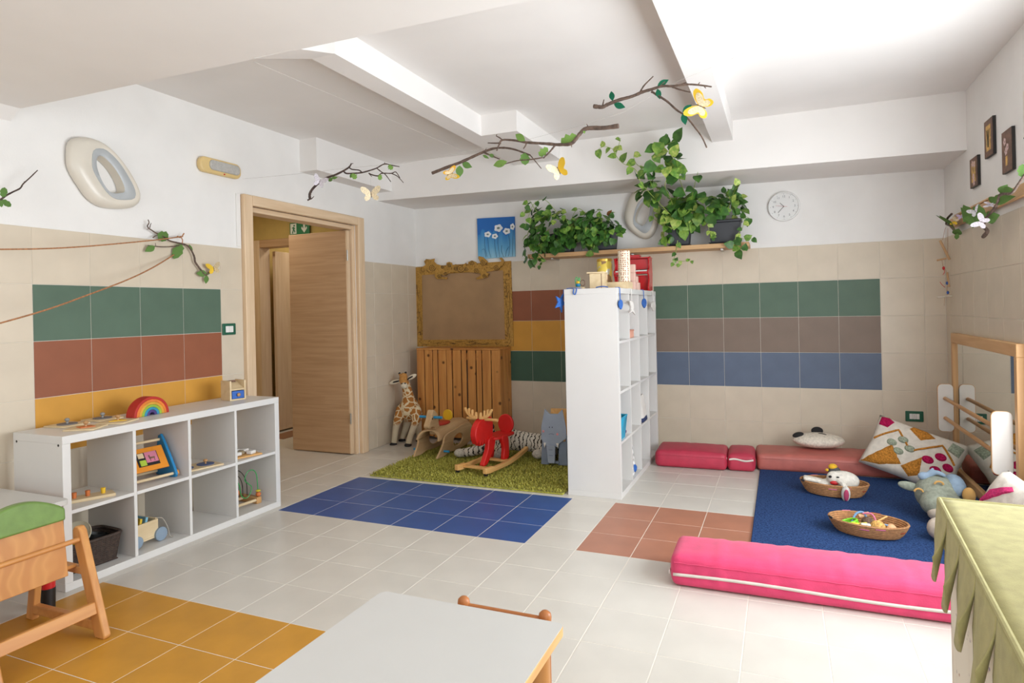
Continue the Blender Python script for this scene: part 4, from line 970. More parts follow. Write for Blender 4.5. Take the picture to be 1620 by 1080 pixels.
# the line the three branches hang from runs from a nail above the door to the right-hand ceiling
LA, LB = Vector((0.004, -2.469, 0)), Vector((4.08, -2.75, 0)); LN = (LB-LA).cross(Vector((0, 0, 1))).normalized()
def hang(u, v, off=0):
    d = _fw+_R*((u-810)/FPX)-_U*((v-PPY)/FPX); return CAM+d*((LA+LN*off-CAM).dot(LN)/d.dot(LN))
ca = lambda q: (470+q[0]/7.043, 240+q[1]/7.043); cb = lambda q: (670+q[0]/4.909, 180+q[1]/4.909); cc = lambda q: (920+q[0]/7.043, 100+q[1]/7.043)
def mk(cv, stems, leaves): return [([cv(q) for q in p], a, b_) for p, a, b_ in stems], [(cv(a), cv(b_), me, w) for a, b_, me, w in leaves]
s_, l_ = mk(ca, [([(145, 530), (140, 480), (160, 430), (215, 370), (310, 300), (430, 255), (520, 210), (580, 170), (605, 130)], .0105, .005),
    ([(520, 215), (545, 240), (620, 240), (720, 232), (820, 205), (890, 180), (975, 135), (1050, 150), (1138, 165)], .006, .003),
    ([(580, 175), (610, 195), (690, 205), (720, 230)], .0045, .004), ([(800, 240), (830, 255), (900, 268), (945, 240), (1050, 240), (1100, 225), (1145, 290)], .005, .0025),
    ([(890, 185), (940, 225), (985, 255), (1045, 335)], .004, .0025), ([(1050, 240), (1120, 275), (1185, 345)], .0035, .002), ([(120, 538), (150, 525), (165, 520), (188, 495)], .006, .002), ([(603, 135), (625, 130)], .003, .002), ([(976, 135), (976, 118)], .003, .002), ([(800, 240), (832, 278)], .003, .002)],
    [((395, 290), (345, 335), FL_N, 1), ((385, 295), (445, 285), FL_N, .8), ((620, 240), (650, 300), FL_L, 1.3), ((605, 240), (592, 295), FL_N, .8), ((930, 255), (918, 315), FL_L, 1.2), ((1020, 150), (1060, 190), FL_L, 1.3)])
twig('hanging_branch', 'dark forked branch with small green leaves hanging above the door', hang, ca((310, 300)), 'branches hanging on a line', s_, l_, M_BARKD)
s_, l_ = mk(cb, [([(1515, 95), (1400, 110), (1265, 115), (1210, 160), (1150, 230), (1060, 240), (950, 232), (800, 222), (720, 208), (615, 203), (590, 235), (568, 288)], .0135, .0045),
    ([(615, 205), (590, 185), (565, 172)], .0045, .003), ([(600, 228), (550, 228), (500, 226)], .005, .003), ([(1020, 245), (985, 290), (930, 345)], .006, .004), ([(925, 340), (830, 355), (720, 365), (600, 400)], .004, .003), ([(800, 225), (790, 250), (775, 272)], .005, .003), ([(1280, 110), (1268, 78)], .004, .002), ([(1150, 235), (1150, 260)], .004, .002), ([(565, 172), (570, 158)], .003, .002)],
    [((1190, 170), (1060, 232), FL_L, .8), ((1250, 155), (1245, 118), FL_G, 1), ((790, 210), (705, 152), FL_G, .9), ((965, 265), (895, 328), FL_L, .9), ((650, 370), (532, 405), FL_G, .8)])
twig('hanging_branch', 'longest hanging branch ending in a thick cut end with green felt leaves', hang, cb((1060, 240)), 'branches hanging on a line', s_, l_)
s_, l_ = mk(cb, [([(68, 460), (190, 412), (290, 375), (400, 325), (470, 295), (540, 270), (620, 263), (700, 275), (780, 302), (828, 320)], .0105, .0045), ([(828, 320), (870, 370), (915, 425)], .0035, .0025), ([(470, 300), (540, 330), (592, 352)], .006, .0035), ([(470, 300), (488, 270)], .004, .002)],
    [((785, 305), (790, 395), FL_S, 1.2), ((510, 315), (552, 335), FL_N, 1), ((460, 320), (505, 345), FL_N, .7), ((280, 400), (280, 490), FL_N, 1.3), ((300, 385), (370, 412), FL_N, 1.1)])
twig('hanging_branch', 'arched branch below the longest one with a serrated leaf', lambda u, v: hang(u, v, -.06), cb((470, 300)), 'branches hanging on a line', s_, l_)
s_, l_ = mk(cc, [([(135, 478), (190, 485), (240, 485), (300, 455), (420, 408), (560, 370), (680, 320), (780, 290), (900, 255), (1000, 255), (1100, 245), (1200, 235), (1330, 245), (1450, 262)], .012, .004),
    ([(650, 325), (700, 245), (800, 145)], .005, .003), ([(780, 315), (870, 370), (960, 430), (1060, 520), (1160, 590), (1260, 710), (1340, 820), (1395, 940)], .0065, .0035), ([(1010, 262), (1100, 295), (1212, 322)], .005, .003), ([(870, 265), (900, 230), (930, 205)], .007, .005), ([(1090, 242), (1165, 215)], .004, .003), ([(235, 470), (250, 405)], .004, .003), ([(1300, 235), (1318, 212)], .003, .002), ([(1365, 255), (1385, 278)], .003, .002)],
    [((345, 420), (330, 303), FL_D, 1), ((360, 455), (480, 490), FL_D, 1), ((845, 250), (970, 183), FL_D, .9), ((845, 285), (872, 395), FL_D, 1), ((1125, 545), (1228, 460), FL_D, 1), ((1130, 555), (1158, 682), FL_D, 1)])
twig('hanging_branch', 'branch with bottle green lance leaves hanging before the right ceiling beam', hang, cc((680, 320)), 'branches hanging on a line', s_, l_)
ln = [(384, 283), (430, 279), (500, 272), (545, 266), (640, 258), (720, 243), (830, 222), (925, 197), (985, 178), (1062, 133), (1160, 92), (1344, 0)]
tag(MB().tube([hang(*q) for q in ln], .0007, 4).build('hanging_line', M_LINE), 'thin line stretched from above the door to carry the branches', 'cord')
butterfly('cream butterfly card on the dark branch over the door', hang(*ca((250, 335)), .03), .125, -20, (M_BFW, M_BFW), fold=40)
butterfly('pale cream printed butterfly hanging below the dark branch', hang(*ca((825, 475)), .02), .15, 5, (M_BFC, M_BFC), fold=30, thread=hang(*ca((820, 240))))
butterfly('yellow butterfly on the left end of the arched branch', hang(*cb((205, 468)), .04), .14, -70, (M_BFY, M_BFO, M_BFC), fold=55, thread=hang(*cb((200, 408)), -.06))
butterfly('yellow butterfly hanging free below the longest branch', hang(*cb((1050, 440)), .03), .16, 25, (M_BFY, M_BFC), fold=45, thread=hang(*cb((1055, 240))))
butterfly('large yellow butterfly with gingham print beside the right ceiling beam', hang(*cc((1330, 480)), .03), .185, 62, (M_BFY, M_BFY, M_BFC), fold=42, thread=hang(*cc((1330, 245))))
# left wall branch
c6 = lambda q: (200+q[0]/8.1, 330+q[1]/8.1); lw = lambda u, v: at(u, v, x=.035)
s_, l_ = mk(c6, [([(285, 250), (330, 280), (390, 318), (460, 350), (550, 408), (640, 432), (735, 455), (790, 480), (840, 550), (870, 620), (880, 680), (920, 740), (965, 800), (1005, 850), (1060, 820), (1105, 808)], .004, .008), ([(285, 250), (270, 220), (290, 180), (278, 140)], .004, .003), ([(300, 245), (305, 215), (318, 185)], .003, .002), ([(340, 372), (370, 350), (405, 340)], .004, .003), ([(640, 480), (540, 488), (430, 488), (275, 470)], .0035, .003), ([(375, 480), (372, 440)], .002, .0015), ([(640, 480), (720, 455)], .0035, .0045), ([(262, 262), (285, 260)], .002, .002)],
    [((400, 325), (555, 385), FL_S, 1.1), ((705, 460), (612, 632), FL_S, .8), ((365, 480), (250, 542), FL_N, 1.1), ((345, 500), (345, 540), FL_N, 1.0), ((800, 455), (850, 560), FL_N, .6), ((1030, 830), (912, 828), FL_N, 1.2), ((1030, 850), (1018, 960), FL_N, 1), ((1030, 845), (1070, 815), FL_N, 1)])
twig('wall_branch', 'thin branch with leaves and a butterfly pinned to the left wall above the tiles', lw, c6((735, 455)), None, s_, l_)
butterfly('yellow and cream butterfly at the lower tip of the left wall branch', at(*c6((1120, 770)), x=.05), .12, 10, (M_BFC, M_BFY), fold=40)
M_ROPE = plain('jute_rope', 'a3714c', .85, .15, 80)
def rope(label, px, x0, x1):
    n_ = len(px)-1; P = bez([at(u, v, x=x0+(x1-x0)*i/n_) for i, (u, v) in enumerate(px)], 8)
    return tag(MB().tube(P, .0042, 6).build('jute_rope', M_ROPE), label, 'rope')
rope('upper jute rope running level from the left wall branch', [(289, 374), (250, 379), (200, 384), (130, 390), (60, 393.5), (-40, 394.5)], .03, .42)
rope('lower jute rope sagging across the green tiles', [(275, 403), (240, 424), (200, 443), (140, 466), (70, 491), (-40, 522)], .03, .42)
tag(MB().tube(bez([at(*c6(q), x=.04) for q in ((650, 352), (690, 370), (715, 350), (738, 315))], 5), .004, 6).tube(bez([at(*c6(q), x=.045) for q in ((715, 440), (718, 400), (700, 365), (690, 350))], 5), .0035, 6).build('rope_knot', M_ROPE), 'knotted jute cord end above the left wall branch', 'rope')
cz = lambda q: (q[0]/12, 250+q[1]/12)
s_, l_ = mk(cz, [([(-90, 860), (0, 800), (110, 715), (240, 645), (380, 575), (440, 490), (560, 380), (715, 230)], .006, .0025), ([(550, 385), (560, 395)], .003, .002), ([(455, 470), (460, 440)], .002, .001)],
    [((50, 740), (92, 545), FL_S, .8), ((40, 790), (218, 930), FL_S, .8), ((10, 800), (30, 930), FL_S, .8)])
twig('wall_branch', 'twig with green leaves entering at the left border', lambda u, v: at(u, v, x=.10), cz((110, 715)), None, s_, l_, M_BARKD)
# right wall garland on the coat rail
cR = lambda q: (1440+q[0]/4.5, 260+q[1]/4.5); rw = lambda u, v: at(u, v, x=4.90)
s_, l_ = mk(cR, [([(520, 515), (545, 485), (545, 465), (520, 440), (530, 400), (580, 340), (620, 280), (635, 225), (660, 210), (720, 205), (760, 155), (800, 95), (830, 50)], .012, .006), ([(295, 352), (265, 385), (255, 425)], .008, .007), ([(255, 425), (300, 450), (320, 495)], .006, .004)],
    [((640, 205), (678, 160), FL_N, 1.0), ((660, 200), (715, 190), FL_N, .9), ((590, 260), (685, 240), FL_N, .5), ((565, 265), (600, 245), FL_N, 1.0), ((545, 385), (600, 370), FL_N, 1.0), ((560, 390), (585, 405), FL_N, 1.0), ((435, 365), (500, 370), FL_S, 1.0), ((440, 370), (480, 400), FL_S, 1.0), ((370, 360), (420, 350), FL_S, 1.0), ((400, 365), (415, 400), FL_N, 1.0), ((290, 405), (228, 450), FL_S, 1.0), ((345, 455), (320, 520), FL_N, 1.0), ((335, 490), (328, 540), FL_N, 1.0), ((800, 90), (800, -5), FL_S, .9)])
twig('wall_branch', 'crooked leafy branch resting on the rail of the right wall', rw, cR((580, 340)), None, s_, l_)
butterfly('large white printed butterfly on the crooked right wall branch', at(*cR((510, 410)), x=4.86), .115, 60, (M_BFW, M_BFW), fold=40)
butterfly('small white printed butterfly at the middle of the right wall rail', at(*cR((465, 335)), x=4.90), .09, 30, (M_BFW, M_BFW), fold=30)
butterfly('white butterfly edge-on near the top of the right wall branch', at(*cR((570, 287)), x=4.90), .09, 80, (M_BFW, M_BFW), fold=70)
butterfly('lilac butterfly on the right wall rail', at(*cR((362, 372)), x=4.93), .06, 10, (M_BFL, M_BFL), fold=30)
butterfly('pale yellow butterfly on the right wall near the corner', at(*cR((320, 405)), x=4.93), .07, 70, (M_BFC, M_BFY), fold=30)
# corner mobile
mo = thing('driftwood_mobile', 'driftwood and bead mobile hanging in the back right corner', 'mobile', at(*cR((250, 470)), y=-.22))
cm_ = lambda q: at(*cR(q), y=-.22); M_DRIFT = wood('driftwood', 'b08a62', 'c9a57c', 'z', .7, 9, 6); M_BLUEB = plain('blue_bead', '1f4e9c', .3); M_SHELL = plain('shell', 'e6e0d2', .3)
MB().tube([cm_((212, 540)), cm_((280, 678))], .009, 8).build('stick', M_DRIFT, mo, world=True); MB().tube([cm_((190, 683)), cm_((258, 668))], .007, 8).build('stick', M_DRIFT, mo, world=True); MB().tube([cm_((263, 768)), cm_((277, 872))], .007, 8).build('stick', M_DRIFT, mo, world=True)
for a, b_ in (((250, 450), (230, 540)), ((268, 455), (268, 650)), ((225, 680), (236, 735)), ((245, 740), (265, 775)), ((262, 840), (262, 940)), ((245, 945), (242, 1005))): MB().tube([cm_(a), cm_(b_)], .0012, 4).build('cord', M_ROPE, mo, world=True)
MB().ell(cm_((238, 738)), (.010, .010, .014), 10, 8).build('red_bead', M_RED, mo, world=True)
for q in ((262, 845), (268, 912)): MB().ell(cm_(q), (.009, .009, .013), 10, 8).build('blue_bead', M_BLUEB, mo, world=True)
MB().tube(bez([cm_((232, 785)), cm_((245, 765)), cm_((240, 750))], 4), .0022, 5).tube(bez([cm_((212, 835)), cm_((225, 855)), cm_((248, 875))], 4), .0022, 5).build('red_ribbon', M_RED, mo, world=True)
MB().ell(cm_((222, 945)), (.032, .02, .007), 12, 6).build('shell', M_SHELL, mo, world=True); MB().ell(cm_((270, 937)), (.034, .02, .007), 12, 6, R=None).build('shell', M_SHELL, mo, world=True)

# ================================================================== toy corner
def soft(name, parts, mat, parent, vox=.008, it=6):
    """continuous plush body: overlapping volumes fused by a voxel remesh; parts = (points, radii) limbs or ('e', centre, radii)"""
    b = MB()
    for q in parts:
        if q[0] == 'e': b.ell(q[1], q[2], 18, 12, R=q[3] if len(q) > 3 else None)
        else:
            P = bez(q[0], 6); n_ = len(q[0]); R_ = []
            for i in range(len(P)):
                f = i/6; k = min(int(f), n_-2); R_.append(q[1][k]+(q[1][k+1]-q[1][k])*(f-k))
            b.tube(P, R_, 12); b.ell(P[0], (R_[0],)*3, 12, 8); b.ell(P[-1], (R_[-1],)*3, 12, 8)
    return b.build(name, mat, parent, world=True, remesh=vox, smoothit=it)
# ---- giraffe
m, N, L, bs = nt('giraffe_plush', .9, 0, .1)
tc = N.new('ShaderNodeTexCoord'); nz = N.new('ShaderNodeTexNoise'); nz.inputs['Scale'].default_value = 12; L.new(tc.outputs['Object'], nz.inputs['Vector'])
mxv = N.new('ShaderNodeMix'); mxv.data_type = 'VECTOR'; mxv.inputs[0].default_value = .05; L.new(tc.outputs['Object'], mxv.inputs[4]); L.new(nz.outputs['Color'], mxv.inputs[5])
v = N.new('ShaderNodeTexVoronoi'); v.feature = 'DISTANCE_TO_EDGE'; v.inputs['Scale'].default_value = 17; L.new(mxv.outputs[1], v.inputs['Vector'])
r1 = ramp(N, [(.07, 'd8c7a4'), (.12, 'a8703a')]); L.new(v.outputs['Distance'], r1.inputs[0])
sx = N.new('ShaderNodeSeparateXYZ'); L.new(tc.outputs['Object'], sx.inputs[0])
mr = N.new('ShaderNodeMapRange'); mr.inputs['From Min'].default_value = .19; mr.inputs['From Max'].default_value = .23; L.new(sx.outputs['Z'], mr.inputs[0])
mx = N.new('ShaderNodeMix'); mx.data_type = 'RGBA'; L.new(mr.outputs[0], mx.inputs[0]); mx.inputs[6].default_value = lin('cdc0a6'); L.new(r1.outputs[0], mx.inputs[7]); L.new(mx.outputs[2], bs.inputs['Base Color']); MATS['giraffe'] = m
M_GH = plain('giraffe_face_plush', 'b98445', .9, .08, 40); M_CRPL = plain('cream_plush', 'd3c8b2', .9, .06, 50); M_BLKPL = plain('black_plush', '1f1d1e', .85, .1, 40)
gi = thing('giraffe_toy', 'spotted plush giraffe standing in the corner beside the radiator cover', 'plush toy', (.2, -.55, 0))
g = lambda x, y, Y: at(560+x/6, 560+y/6, y=Y)
soft('body', [([g(492, 285, -.60), g(505, 345, -.58), g(520, 430, -.55)], [.042, .050, .066]), ([g(520, 440, -.55), g(525, 520, -.55), g(530, 565, -.52)], [.07, .105, .085]), ([g(525, 500, -.55), g(545, 505, -.43)], [.10, .09]),
    ([g(455, 530, -.58), g(420, 620, -.62), g(398, 700, -.63), g(388, 790, -.64), g(380, 842, -.645)], [.062, .048, .033, .030, .030]),
    ([g(585, 540, -.58), g(590, 620, -.62), g(565, 700, -.64), g(535, 780, -.655), g(518, 848, -.66)], [.062, .048, .034, .031, .031]),
    ([g(530, 560, -.44), g(500, 680, -.44), g(470, 760, -.45), g(458, 805, -.46)], [.055, .038, .030, .028]),
    ([g(600, 560, -.43), g(610, 680, -.43), g(618, 760, -.42), g(620, 800, -.42)], [.055, .038, .030, .028])], MATS['giraffe'], gi, .008, 4)
hd = soft('head', [([g(470, 215, -.60), g(470, 245, -.62), g(478, 295, -.66)], [.042, .044, .032]), ([g(470, 215, -.60), g(490, 290, -.60)], [.036, .040])], M_GH, gi, .006, 4)
MB().ell(g(477, 298, -.675), (.036, .030, .032), 14, 10).build('muzzle', M_CRPL, hd, world=False)
for x, y in ((432, 183), (491, 176)):
    h_ = MB().tube([g(x+(10 if x < 450 else -6), 205, -.59), g(x, y, -.59)], [.010, .011], 8).build('horn', M_GH, gi, world=True); MB().ell(g(x, y, -.59), (.012,)*3, 10, 8).build('horn_tip', M_BLKPL, h_)
for (x0, y0), (x1, y1) in (((440, 250), (338, 277)), ((505, 238), (590, 195))):
    A, B = g(x0, y0, -.60), g(x1, y1, -.60); d = (B-A); y_ = d.normalized(); M = axes((A+B)/2, y_, Vector((0, -1, 0)), y_.cross(Vector((0, -1, 0))))
    e = MB().ell((0, 0, 0), (d.length*.55, .008, .022), 14, 8, M).build('ear', M_CRPL, gi, world=True); MB().ell((-d.length*.12, .006, 0), (d.length*.34, .006, .009), 12, 6, M).build('ear_lining', M_BLKPL, e)
for x, y in ((456, 280), (486, 276), (437, 256), (513, 240)): MB().ell(g(x, y, -.695 if y > 260 else -.645), (.007, .007, .008), 8, 6).build('eye', M_BLKPL, hd)
for q in ((374, 855, -.655), (513, 862, -.67), (456, 818, -.47), (619, 815, -.425)): MB().ell(g(*q), (.036, .042, .021), 14, 8).build('hoof', M_BLKPL, gi, world=True)
# ---- plywood rocking horse: axis along y, facing the camera
M_PLY = wood('bent_plywood', 'b08e66', 'c4a47a', 'y', .5, 5, 10); M_CYAN = plain('blue_grip', '2a86b0', .4); M_CSHN = plain('red_seat_pad', 'a8301f', .5); M_YBK = plain('yellow_backrest', 'd9ab1f', .4)
ho = thing('rocking_horse', 'bent plywood ride-on horse with red seat and yellow backrest on the rug', 'rocking toy', (.785, -1.14, .03))
outer = bez2([(-.06, .01), (-.02, -.002), (.06, .0), (.14, .022), (.25, .012), (.38, .01), (.50, .022), (.62, .05), (.72, .10), (.66, .14), (.60, .20), (.50, .235), (.38, .235), (.26, .215), (.14, .205), (.06, .18), (.045, .12), (.0, .065), (-.055, .04)], 5)
def resamp(poly, c, n_=48):
    out = []
    for i in range(n_):
        a = 2*PI*i/n_; best = None
        for (x0, z0), (x1, z1) in zip(poly, poly[1:]+poly[:1]):
            dx, dz = math.cos(a), math.sin(a); ex, ez = x1-x0, z1-z0; den = dx*ez-dz*ex
            if abs(den) < 1e-9: continue
            t_ = ((x0-c[0])*ez-(z0-c[1])*ex)/den; s = ((x0-c[0])*dz-(z0-c[1])*dx)/den
            if t_ > 0 and -1e-6 <= s <= 1+1e-6 and (best is None or t_ > best): best = t_
        best = best or .05; out.append((c[0]+best*math.cos(a), c[1]+best*math.sin(a)))
    return out
HC = (.33, .11); RO = resamp(outer, HC); RH = [(HC[0]+.10*math.cos(2*PI*i/48), HC[1]+.058*math.sin(2*PI*i/48)) for i in range(48)]
AY = axes((0, 0, 0), (0, 1, 0), (1, 0, 0), (0, 0, 1))
for s in (-1, 1):
    M = Mt(s*.118, 0, 0) @ Mr(math.radians(6*s), 'Y') @ AY
    MB().ring_prism(RO, RH, -.009, .009, M).build('side_panel', M_PLY, ho, bevel=.002)
def shell(u, w):
    y = .035+u*.62; a = PI*w; zt = .205+.035*math.sin(PI*min(1, max(0, (y-.1)/.62))); return (-.112*math.cos(a), y-(.05*(1-math.sin(a)) if u < .02 else 0), zt-.055+.085*math.sin(a))
MB().grid(shell, 20, 16).build('back_shell', M_PLY, ho, solid=.014)
hp = bez2([(.02, .19), (.02, .25), (-.03, .27), (-.075, .26), (-.085, .29), (-.05, .34), (-.03, .39), (.0, .42), (.035, .40), (.075, .36), (.09, .28), (.12, .22)], 5)
MB().prism(hp, -.03, .03, Mt(.005, .06, 0) @ AY).build('head', M_PLY, ho, bevel=.008)
for s in (-1, 1):
    MB().cyl((.005+s*.034, .055, .355), (.005+s*.115, .055, .355), .0125, 12).build('handle', M_CYAN, ho); MB().cyl((s*.128, .06, .05), (s*.185, .06, .05), .011, 12).build('foot_peg', M_CYAN, ho)
    MB().ell((.005+s*.031, .03, .345), (.004, .007, .010), 8, 6).build('eye', M_BLKPL, ho)
MB().ell((0, .27, .265), (.065, .115, .022), 20, 10).build('seat_pad', M_CSHN, ho); MB().prism(rrect(-.05, .27, .05, .375, .048, 8), .375, .392).build('backrest', M_YBK, ho, bevel=.004)
# ---- red rocking moose
M_MRED = plain('moose_red', 'c4150f', .5, .04); M_BIRCH = wood('birch_rocker', 'd09a58', 'e0b171', 'y', .45, 6, 10)
ms = thing('rocking_moose', 'red rocking moose with birch antlers and rockers on the green rug', 'rocking toy', (1.44, -1.555, .034), math.radians(-7))
rk = []
top, bot = [], []
for i in range(25):
    y = -.03+.70*i/24; z = .012+.28*max(0, (y-.30))**1.6+ (.35*max(0, .05-y)**1.5); bot.append((y, z)); top.append((y, z+.034+(.012 if y < .1 else 0)))
for s in (-1, 1):
    r_ = MB().prism(bot+top[::-1], -.017, .017, Mt(s*.135, 0, 0) @ AY).build('rocker', M_BIRCH, ms, bevel=.004)
    MB().b2((s*.135-.014, -.02, .001), (s*.135+.014, .0, .016)).build('stop_pad', M_BLACKP, r_)
for y in (.07, .36): MB().b2((-.118, y-.025, .028 if y < .2 else .03), (.118, y+.025, .046 if y < .2 else .048)).build('crossbar', M_BIRCH, ms, bevel=.003)
hp = bez2([(.02, .30), (.035, .36), (.09, .41), (.17, .435), (.24, .43), (.285, .40), (.29, .33), (.28, .24), (.24, .22), (.20, .25)], 4, False)+[(.17, .205), (.155, .245), (.13, .20), (.115, .25), (.09, .205), (.075, .255), (.05, .225), (.03, .26)]
MB().prism(hp, -.028, .028, AY).build('head', M_MRED, ms, bevel=.012, seg=3)
MB().prism(bez2([(.20, .25), (.29, .25), (.285, .18), (.22, .10), (.16, .045), (.10, .045), (.135, .10), (.18, .17)], 5), -.021, .021, Mt(.025, 0, 0) @ AY).build('leg', M_MRED, ms, bevel=.008, seg=3)
for s in (-1, 1):
    MB().prism(bez2([(.33, .24), (.42, .24), (.44, .15), (.43, .048), (.35, .048), (.36, .14)], 5), -.018, .018, Mt(s*.075, 0, 0) @ AY).build('leg', M_MRED, ms, bevel=.008, seg=3)
MB().prism(rrect(-.085, .26, .085, .58, .05, 6), .225, .247, axes((0, 0, 0), (1, 0, 0), (0, 0, 1), (0, 1, 0))).build('seat', M_MRED, ms, bevel=.006)
MB().prism([(.078*math.cos(2*PI*i/28), .315+.085*math.sin(2*PI*i/28)) for i in range(28)], .535, .56).build('backrest', M_MRED, ms, bevel=.008, seg=3)
an = bez2([(-.012, .425), (-.06, .43), (-.105, .455), (-.135, .50), (-.128, .515), (-.112, .495), (-.10, .475), (-.098, .505), (-.086, .505), (-.082, .468), (-.068, .46), (-.066, .495), (-.053, .495), (-.05, .455), (-.034, .45), (-.03, .478), (-.018, .478), (-.012, .447)], 3)
for s in (-1, 1): MB().prism([(s*x, z_) for x, z_ in an], .10, .120).build('antler', M_BIRCH, ms, bevel=.004, seg=2)
MB().cyl((-.15, .165, .415), (.15, .165, .415), .0125, 14).build('handle', M_BIRCH, ms)
# ---- white tiger lying behind the moose
m, N, L, bs = nt('white_tiger_plush', .9, 0, .1)
tc = N.new('ShaderNodeTexCoord'); wv = N.new('ShaderNodeTexWave'); wv.bands_direction = 'X'; wv.inputs['Scale'].default_value = 9; wv.inputs['Distortion'].default_value = 5; wv.inputs['Detail'].default_value = 2; wv.inputs['Detail Scale'].default_value = 3
L.new(tc.outputs['Object'], wv.inputs['Vector']); r1 = ramp(N, [(.13, '2a2522'), (.22, 'c9c1b1')]); L.new(wv.outputs['Fac'], r1.inputs[0]); L.new(r1.outputs[0], bs.inputs['Base Color']); MATS['tiger'] = m
M_TPAW = plain('white_tiger_paw', 'b9b2a4', .9, .12, 60)
tg = thing('tiger_toy', 'white plush tiger with black stripes lying behind the red moose', 'plush toy', (1.5, -0.790, .03))
k7 = lambda x, y, Y: at(660+x/6, 600+y/6, y=Y)
soft('body', [([Vector((1.30, -0.830, .15)), Vector((1.45, -0.810, .165)), Vector((1.62, -0.790, .15)), Vector((1.80, -0.770, .14)), Vector((1.95, -0.750, .12))], [.075, .098, .088, .083, .06]),
    ('e', (1.245, -0.860, .215), (.085, .075, .078)), ([Vector((1.30, -0.870, .12)), Vector((1.20, -0.960, .085)), Vector((1.10, -1.050, .072))], [.058, .046, .04]), ([Vector((1.40, -0.890, .10)), Vector((1.42, -1.010, .078))], [.055, .042]),
    ([Vector((1.85, -0.770, .10)), Vector((1.78, -0.880, .085))], [.07, .05])], MATS['tiger'], tg, .008, 5)
for c_, r_ in (((1.075, -1.075, .074), (.055, .045, .038)), ((1.425, -1.040, .07), (.042, .045, .036)), ((1.765, -0.910, .076), (.055, .05, .042))): MB().ell(c_, r_, 14, 10).build('paw', M_TPAW, tg, world=True)
for x in (1.19, 1.30): MB().ell((x, -0.860, .285), (.024, .012, .026), 12, 8).build('ear', M_BLKPL, tg, world=True)
MB().ell((1.225, -0.935, .195), (.042, .03, .034), 12, 8).build('muzzle', M_TPAW, tg, world=True)
for x in (1.20, 1.262): MB().ell((x, -0.928, .235), (.008, .006, .008), 8, 6).build('eye', M_BLKPL, tg, world=True)
tp = bez([(1.95, -0.750, .12), (2.03, -0.710, .07), (2.08, -0.630, .055), (2.05, -0.530, .055)], 6); MB().tube(tp, .022, 10).build('tail', MATS['tiger'], tg, world=True)
# ---- elephant chair
M_EL = plain('grey_blue_card', '9aa4b3', .55, .03); M_ELD = plain('darker_grey_card', '7c8797', .55, .03); M_CHK = plain('pink_cheek', 'd98f90', .6); M_TUSK = plain('ivory_card', 'e2ddd2', .5); M_MOU = plain('slate_line', '4d5a70', .6)
ec = thing('elephant_chair', 'grey child chair shaped like an elephant beside the tall shelf', 'chair', (1.965, -1.06, .03), math.radians(4))
face = [(-.105, .22), (-.10, .33), (-.068, .475), (-.03, .435), (.045, .435), (.085, .475), (.112, .33), (.118, .235), (.06, .19), (.035, .155), (-.055, .155), (-.075, .175)]
MB().prism(face, -.020, 0).build('face', M_EL, ec, bevel=.004)
tk = MB().prism([(-.055, .17), (.022, .17), (.016, .028), (.008, .02), (-.036, .02), (-.044, .028)], -.038, -.0205).build('trunk', M_EL, ec, bevel=.004)
for z in (.135, .088): MB().tube([(-.032, -.0388, z), (0.0, -.0388, z)], .0014, 5).build('trunk_line', M_MOU, tk)
for x in (-.028, -.004): MB().ell((x, -.0205, .322), (.0035, .002, .0055), 8, 6).build('eye', M_BLKPL, ec)
for x in (-.082, .04): MB().ell((x, -.0205, .285-.02*(x > 0)), (.010, .0015, .011), 12, 6).build('cheek', M_CHK, ec)
MB().tube(bez([(-.035, -.0205, .262), (-.015, -.0208, .268), (.01, -.0205, .262)], 5), .0016, 5).build('mouth', M_MOU, ec)
for s, x in ((-1, -.070), (1, .040)): MB().prism([(x-.012, .19), (x+.012, .19), (x+.004*s, .145)], -.028, -.021).build('tusk', M_TUSK, ec, bevel=.002)
for x0, x1 in ((-.115, -.045), (.035, .115)): MB().prism([(x0, 0), (x1, 0), (x1-.008, .20), (x0+.012, .20)], .001, .022).build('leg', M_ELD, ec, bevel=.003)
for x in (-.11, .098): MB().b2((x, .022, 0), (x+.014, .25, .24)).build('side_board', M_ELD, ec, bevel=.003)
MB().b2((-.095, .022, .19), (.097, .25, .206)).build('seat', M_BIRCH, ec, bevel=.003); MB().prism([(-.09, .2), (.09, .2), (.085, .44), (-.085, .44)], .235, .25).build('backrest', M_BIRCH, ec, bevel=.003)
MB().b2((-.06, -.012, .015), (.045, .012, .035)).build('front_bar', M_ELD, ec, bevel=.002)

# ================================================================== mirror corner
# pillows
def pillow(name, label, M, w, h, d, mat, puff=1):
    t = thing(name, label, 'pillow'); t.matrix_basis = M
    b = MB()
    def f(u, v, s):
        x, y = 2*u-1, 2*v-1; e = max(0, (1-x**4)*(1-y**4))**.5; pin = 1-.07*(1-abs(x*y))*0
        X = x*w/2*(1-.08*(1-y*y)*0-.06*(1-abs(y))**1*abs(x)**3); Y = y*h/2*(1-.06*(1-abs(x))*abs(y)**3)
        return (X, Y, s*(d/2)*(e**.8)+.004*math.sin(9*X*7)*math.sin(8*Y*7)*e)
    b.grid(lambda u, v: f(u, v, 1), 26, 20); b.grid(lambda u, v: f(u, v, -1), 26, 20)
    bm = bmesh.new(); me0 = bpy.data.meshes.new('cover'); me0.from_pydata(b.v, [], b.f); bm.from_mesh(me0); bmesh.ops.remove_doubles(bm, verts=bm.verts, dist=.0008); bmesh.ops.recalc_face_normals(bm, faces=bm.faces); bm.to_mesh(me0); bm.free()
    me0.polygons.foreach_set('use_smooth', [True]*len(me0.polygons)); me0.materials.append(mat); o = bpy.data.objects.new('cover', me0); COL.objects.link(o); o.parent = t
    return t, f
